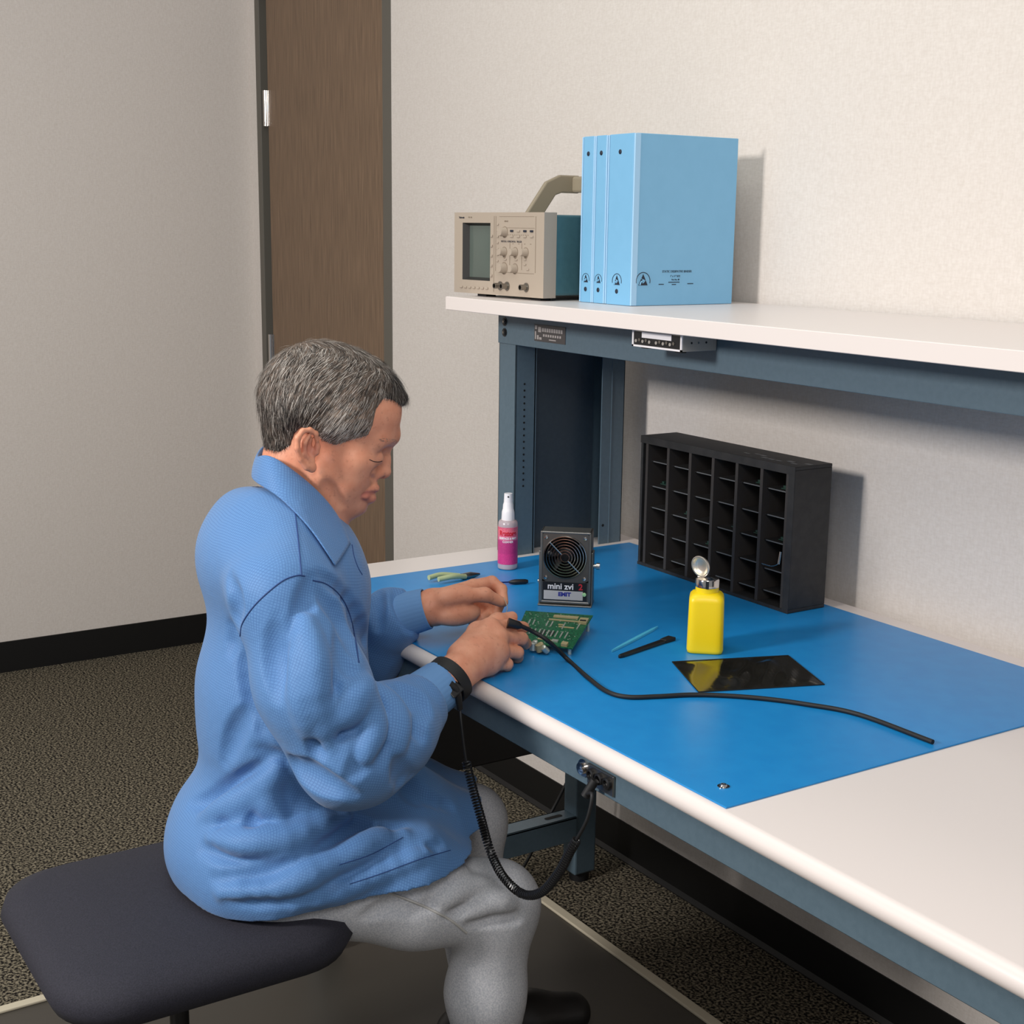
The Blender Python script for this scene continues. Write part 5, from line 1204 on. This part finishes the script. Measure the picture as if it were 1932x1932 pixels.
gc = thing('coiled_cord', 'black coiled grounding cord hanging from the wrist strap to the grounding socket', 'cord', tuple(cs0))
path = [onx(x, y, X) for x, y, X in ((868, 1338, -1.610), (871, 1370, -1.602), (880, 1436, -1.594), (893, 1490, -1.585), (908, 1545, -1.575), (924, 1602, -1.565))]
path += [ony(x, y, Y) for x, y, Y in ((948, 1652, 0.972), (985, 1686, 0.978), (1022, 1683, 0.982), (1055, 1645, 0.985), (1076, 1605, 0.986), (1088, 1584, 0.987), (1108, 1545, 0.990), (1117, 1500, 0.996))]+[np.array([-1.3735, AY-0.022, 0.692])]
sm_ = smoothpath(path, 14)
i0, i1 = 2*14, 11*14
make('straight_lead', MB().tube([Vector(p) for p in sm_[:i0+1]], 0.0019, 8), M['rubber'], gc)
make('straight_lead', MB().tube([Vector(p) for p in sm_[i1:]], 0.0024, 8), M['rubber'], gc)
P3 = np.array(sm_[i0:i1+1]); sl = np.concatenate([[0], np.cumsum(np.linalg.norm(np.diff(P3, axis=0), axis=1))])
tot = sl[-1]; NT = 92; nn = NT*9; hel = []
up_ = np.array([1.0, 0, 0])
for i in range(nn+1):
    s_v = tot*i/nn; c = np.array([np.interp(s_v, sl, P3[:, k]) for k in range(3)]); c2 = np.array([np.interp(min(s_v+0.004, tot), sl, P3[:, k]) for k in range(3)]); c1 = np.array([np.interp(max(s_v-0.004, 0), sl, P3[:, k]) for k in range(3)])
    t = (c2-c1)/np.linalg.norm(c2-c1); u1 = up_-t*(up_@t); u1 /= np.linalg.norm(u1); v1 = np.cross(t, u1); a = 2*math.pi*i/9
    hel.append(c+0.0056*(u1*math.cos(a)+v1*math.sin(a)))
make('coil', MB().tube([Vector(p) for p in hel], 0.0014, 5), mat('black_coil', S(26, 26, 28), 0.3), gc)
make('plug', MB().cyl((-1.3735, AY-0.022, 0.690), (-1.366, AY-0.012, 0.7125), 0.0062, 16), M['rubber'], gc)

# ------------------------------------------------------------------ hand tool with its cable, solder wire
pc_ = make('power_cord', MB().tube([Vector(p) for p in smoothpath([(-2.366, 1.72, 0.30), (-2.367, 1.665, 0.20), (-2.368, 1.62, 0.13), onz(1007, 1600, 0.045), onz(990, 1632, 0.012), onz(972, 1657, 0.0115)])], 0.0036, 8), M['rubber'])
tag(pc_, 'black power cord looping over the workbench cross bar down to the carpet', 'cord')
tl = thing('soldering_tool', 'small black hand tool held in the right hand with a long cable across the mat', 'hand tool', (-1.73, 1.15, 0.83))
t0 = onx(938, 1196, -1.728); t1 = onx(958, 1175, -1.700); t2 = onx(985, 1182, -1.690)
make('grip', MB().tube([Vector(t0), Vector(t1*0.7+t0*0.3)], [0.004, 0.0045], 12).tube([Vector(t1), Vector(t1*0.25+t2*0.75), Vector(t2)], [0.0078, 0.0066, 0.0034], 14), M['black'], tl)
cz = MZ+0.0034
cab = [t1*0.4+t2*0.6, t2, onx(1008, 1193, -1.685), onx(1035, 1210, -1.668)]+[onz(x, y, cz) for x, y in ((1072, 1245), (1110, 1279), (1146, 1305), (1185, 1315), (1240, 1314), (1300, 1311), (1360, 1312), (1440, 1318), (1522, 1329), (1620, 1348), (1760, 1400))]
make('cable', MB().tube([Vector(p) for p in smoothpath(cab, 8)], 0.0034, 10), M['rubber'], tl)
sw = make('solder_wire', MB().tube([Vector(p) for p in smoothpath([onx(951, 1128, -1.826), onx(957, 1145, -1.81), onx(955, 1160, -1.79), onx(962, 1170, -1.768)])], 0.0007, 6), M['solder'])
tag(sw, 'thin silver solder wire between the fingers of the left and right hand', 'wire')
for nm, v in (('SEATZ', SEATZ), ('KR', KR), ('KL', KL), ('MR', MR[3]), ('tip', FR[3][-1])): print(nm, np.round(v, 3))
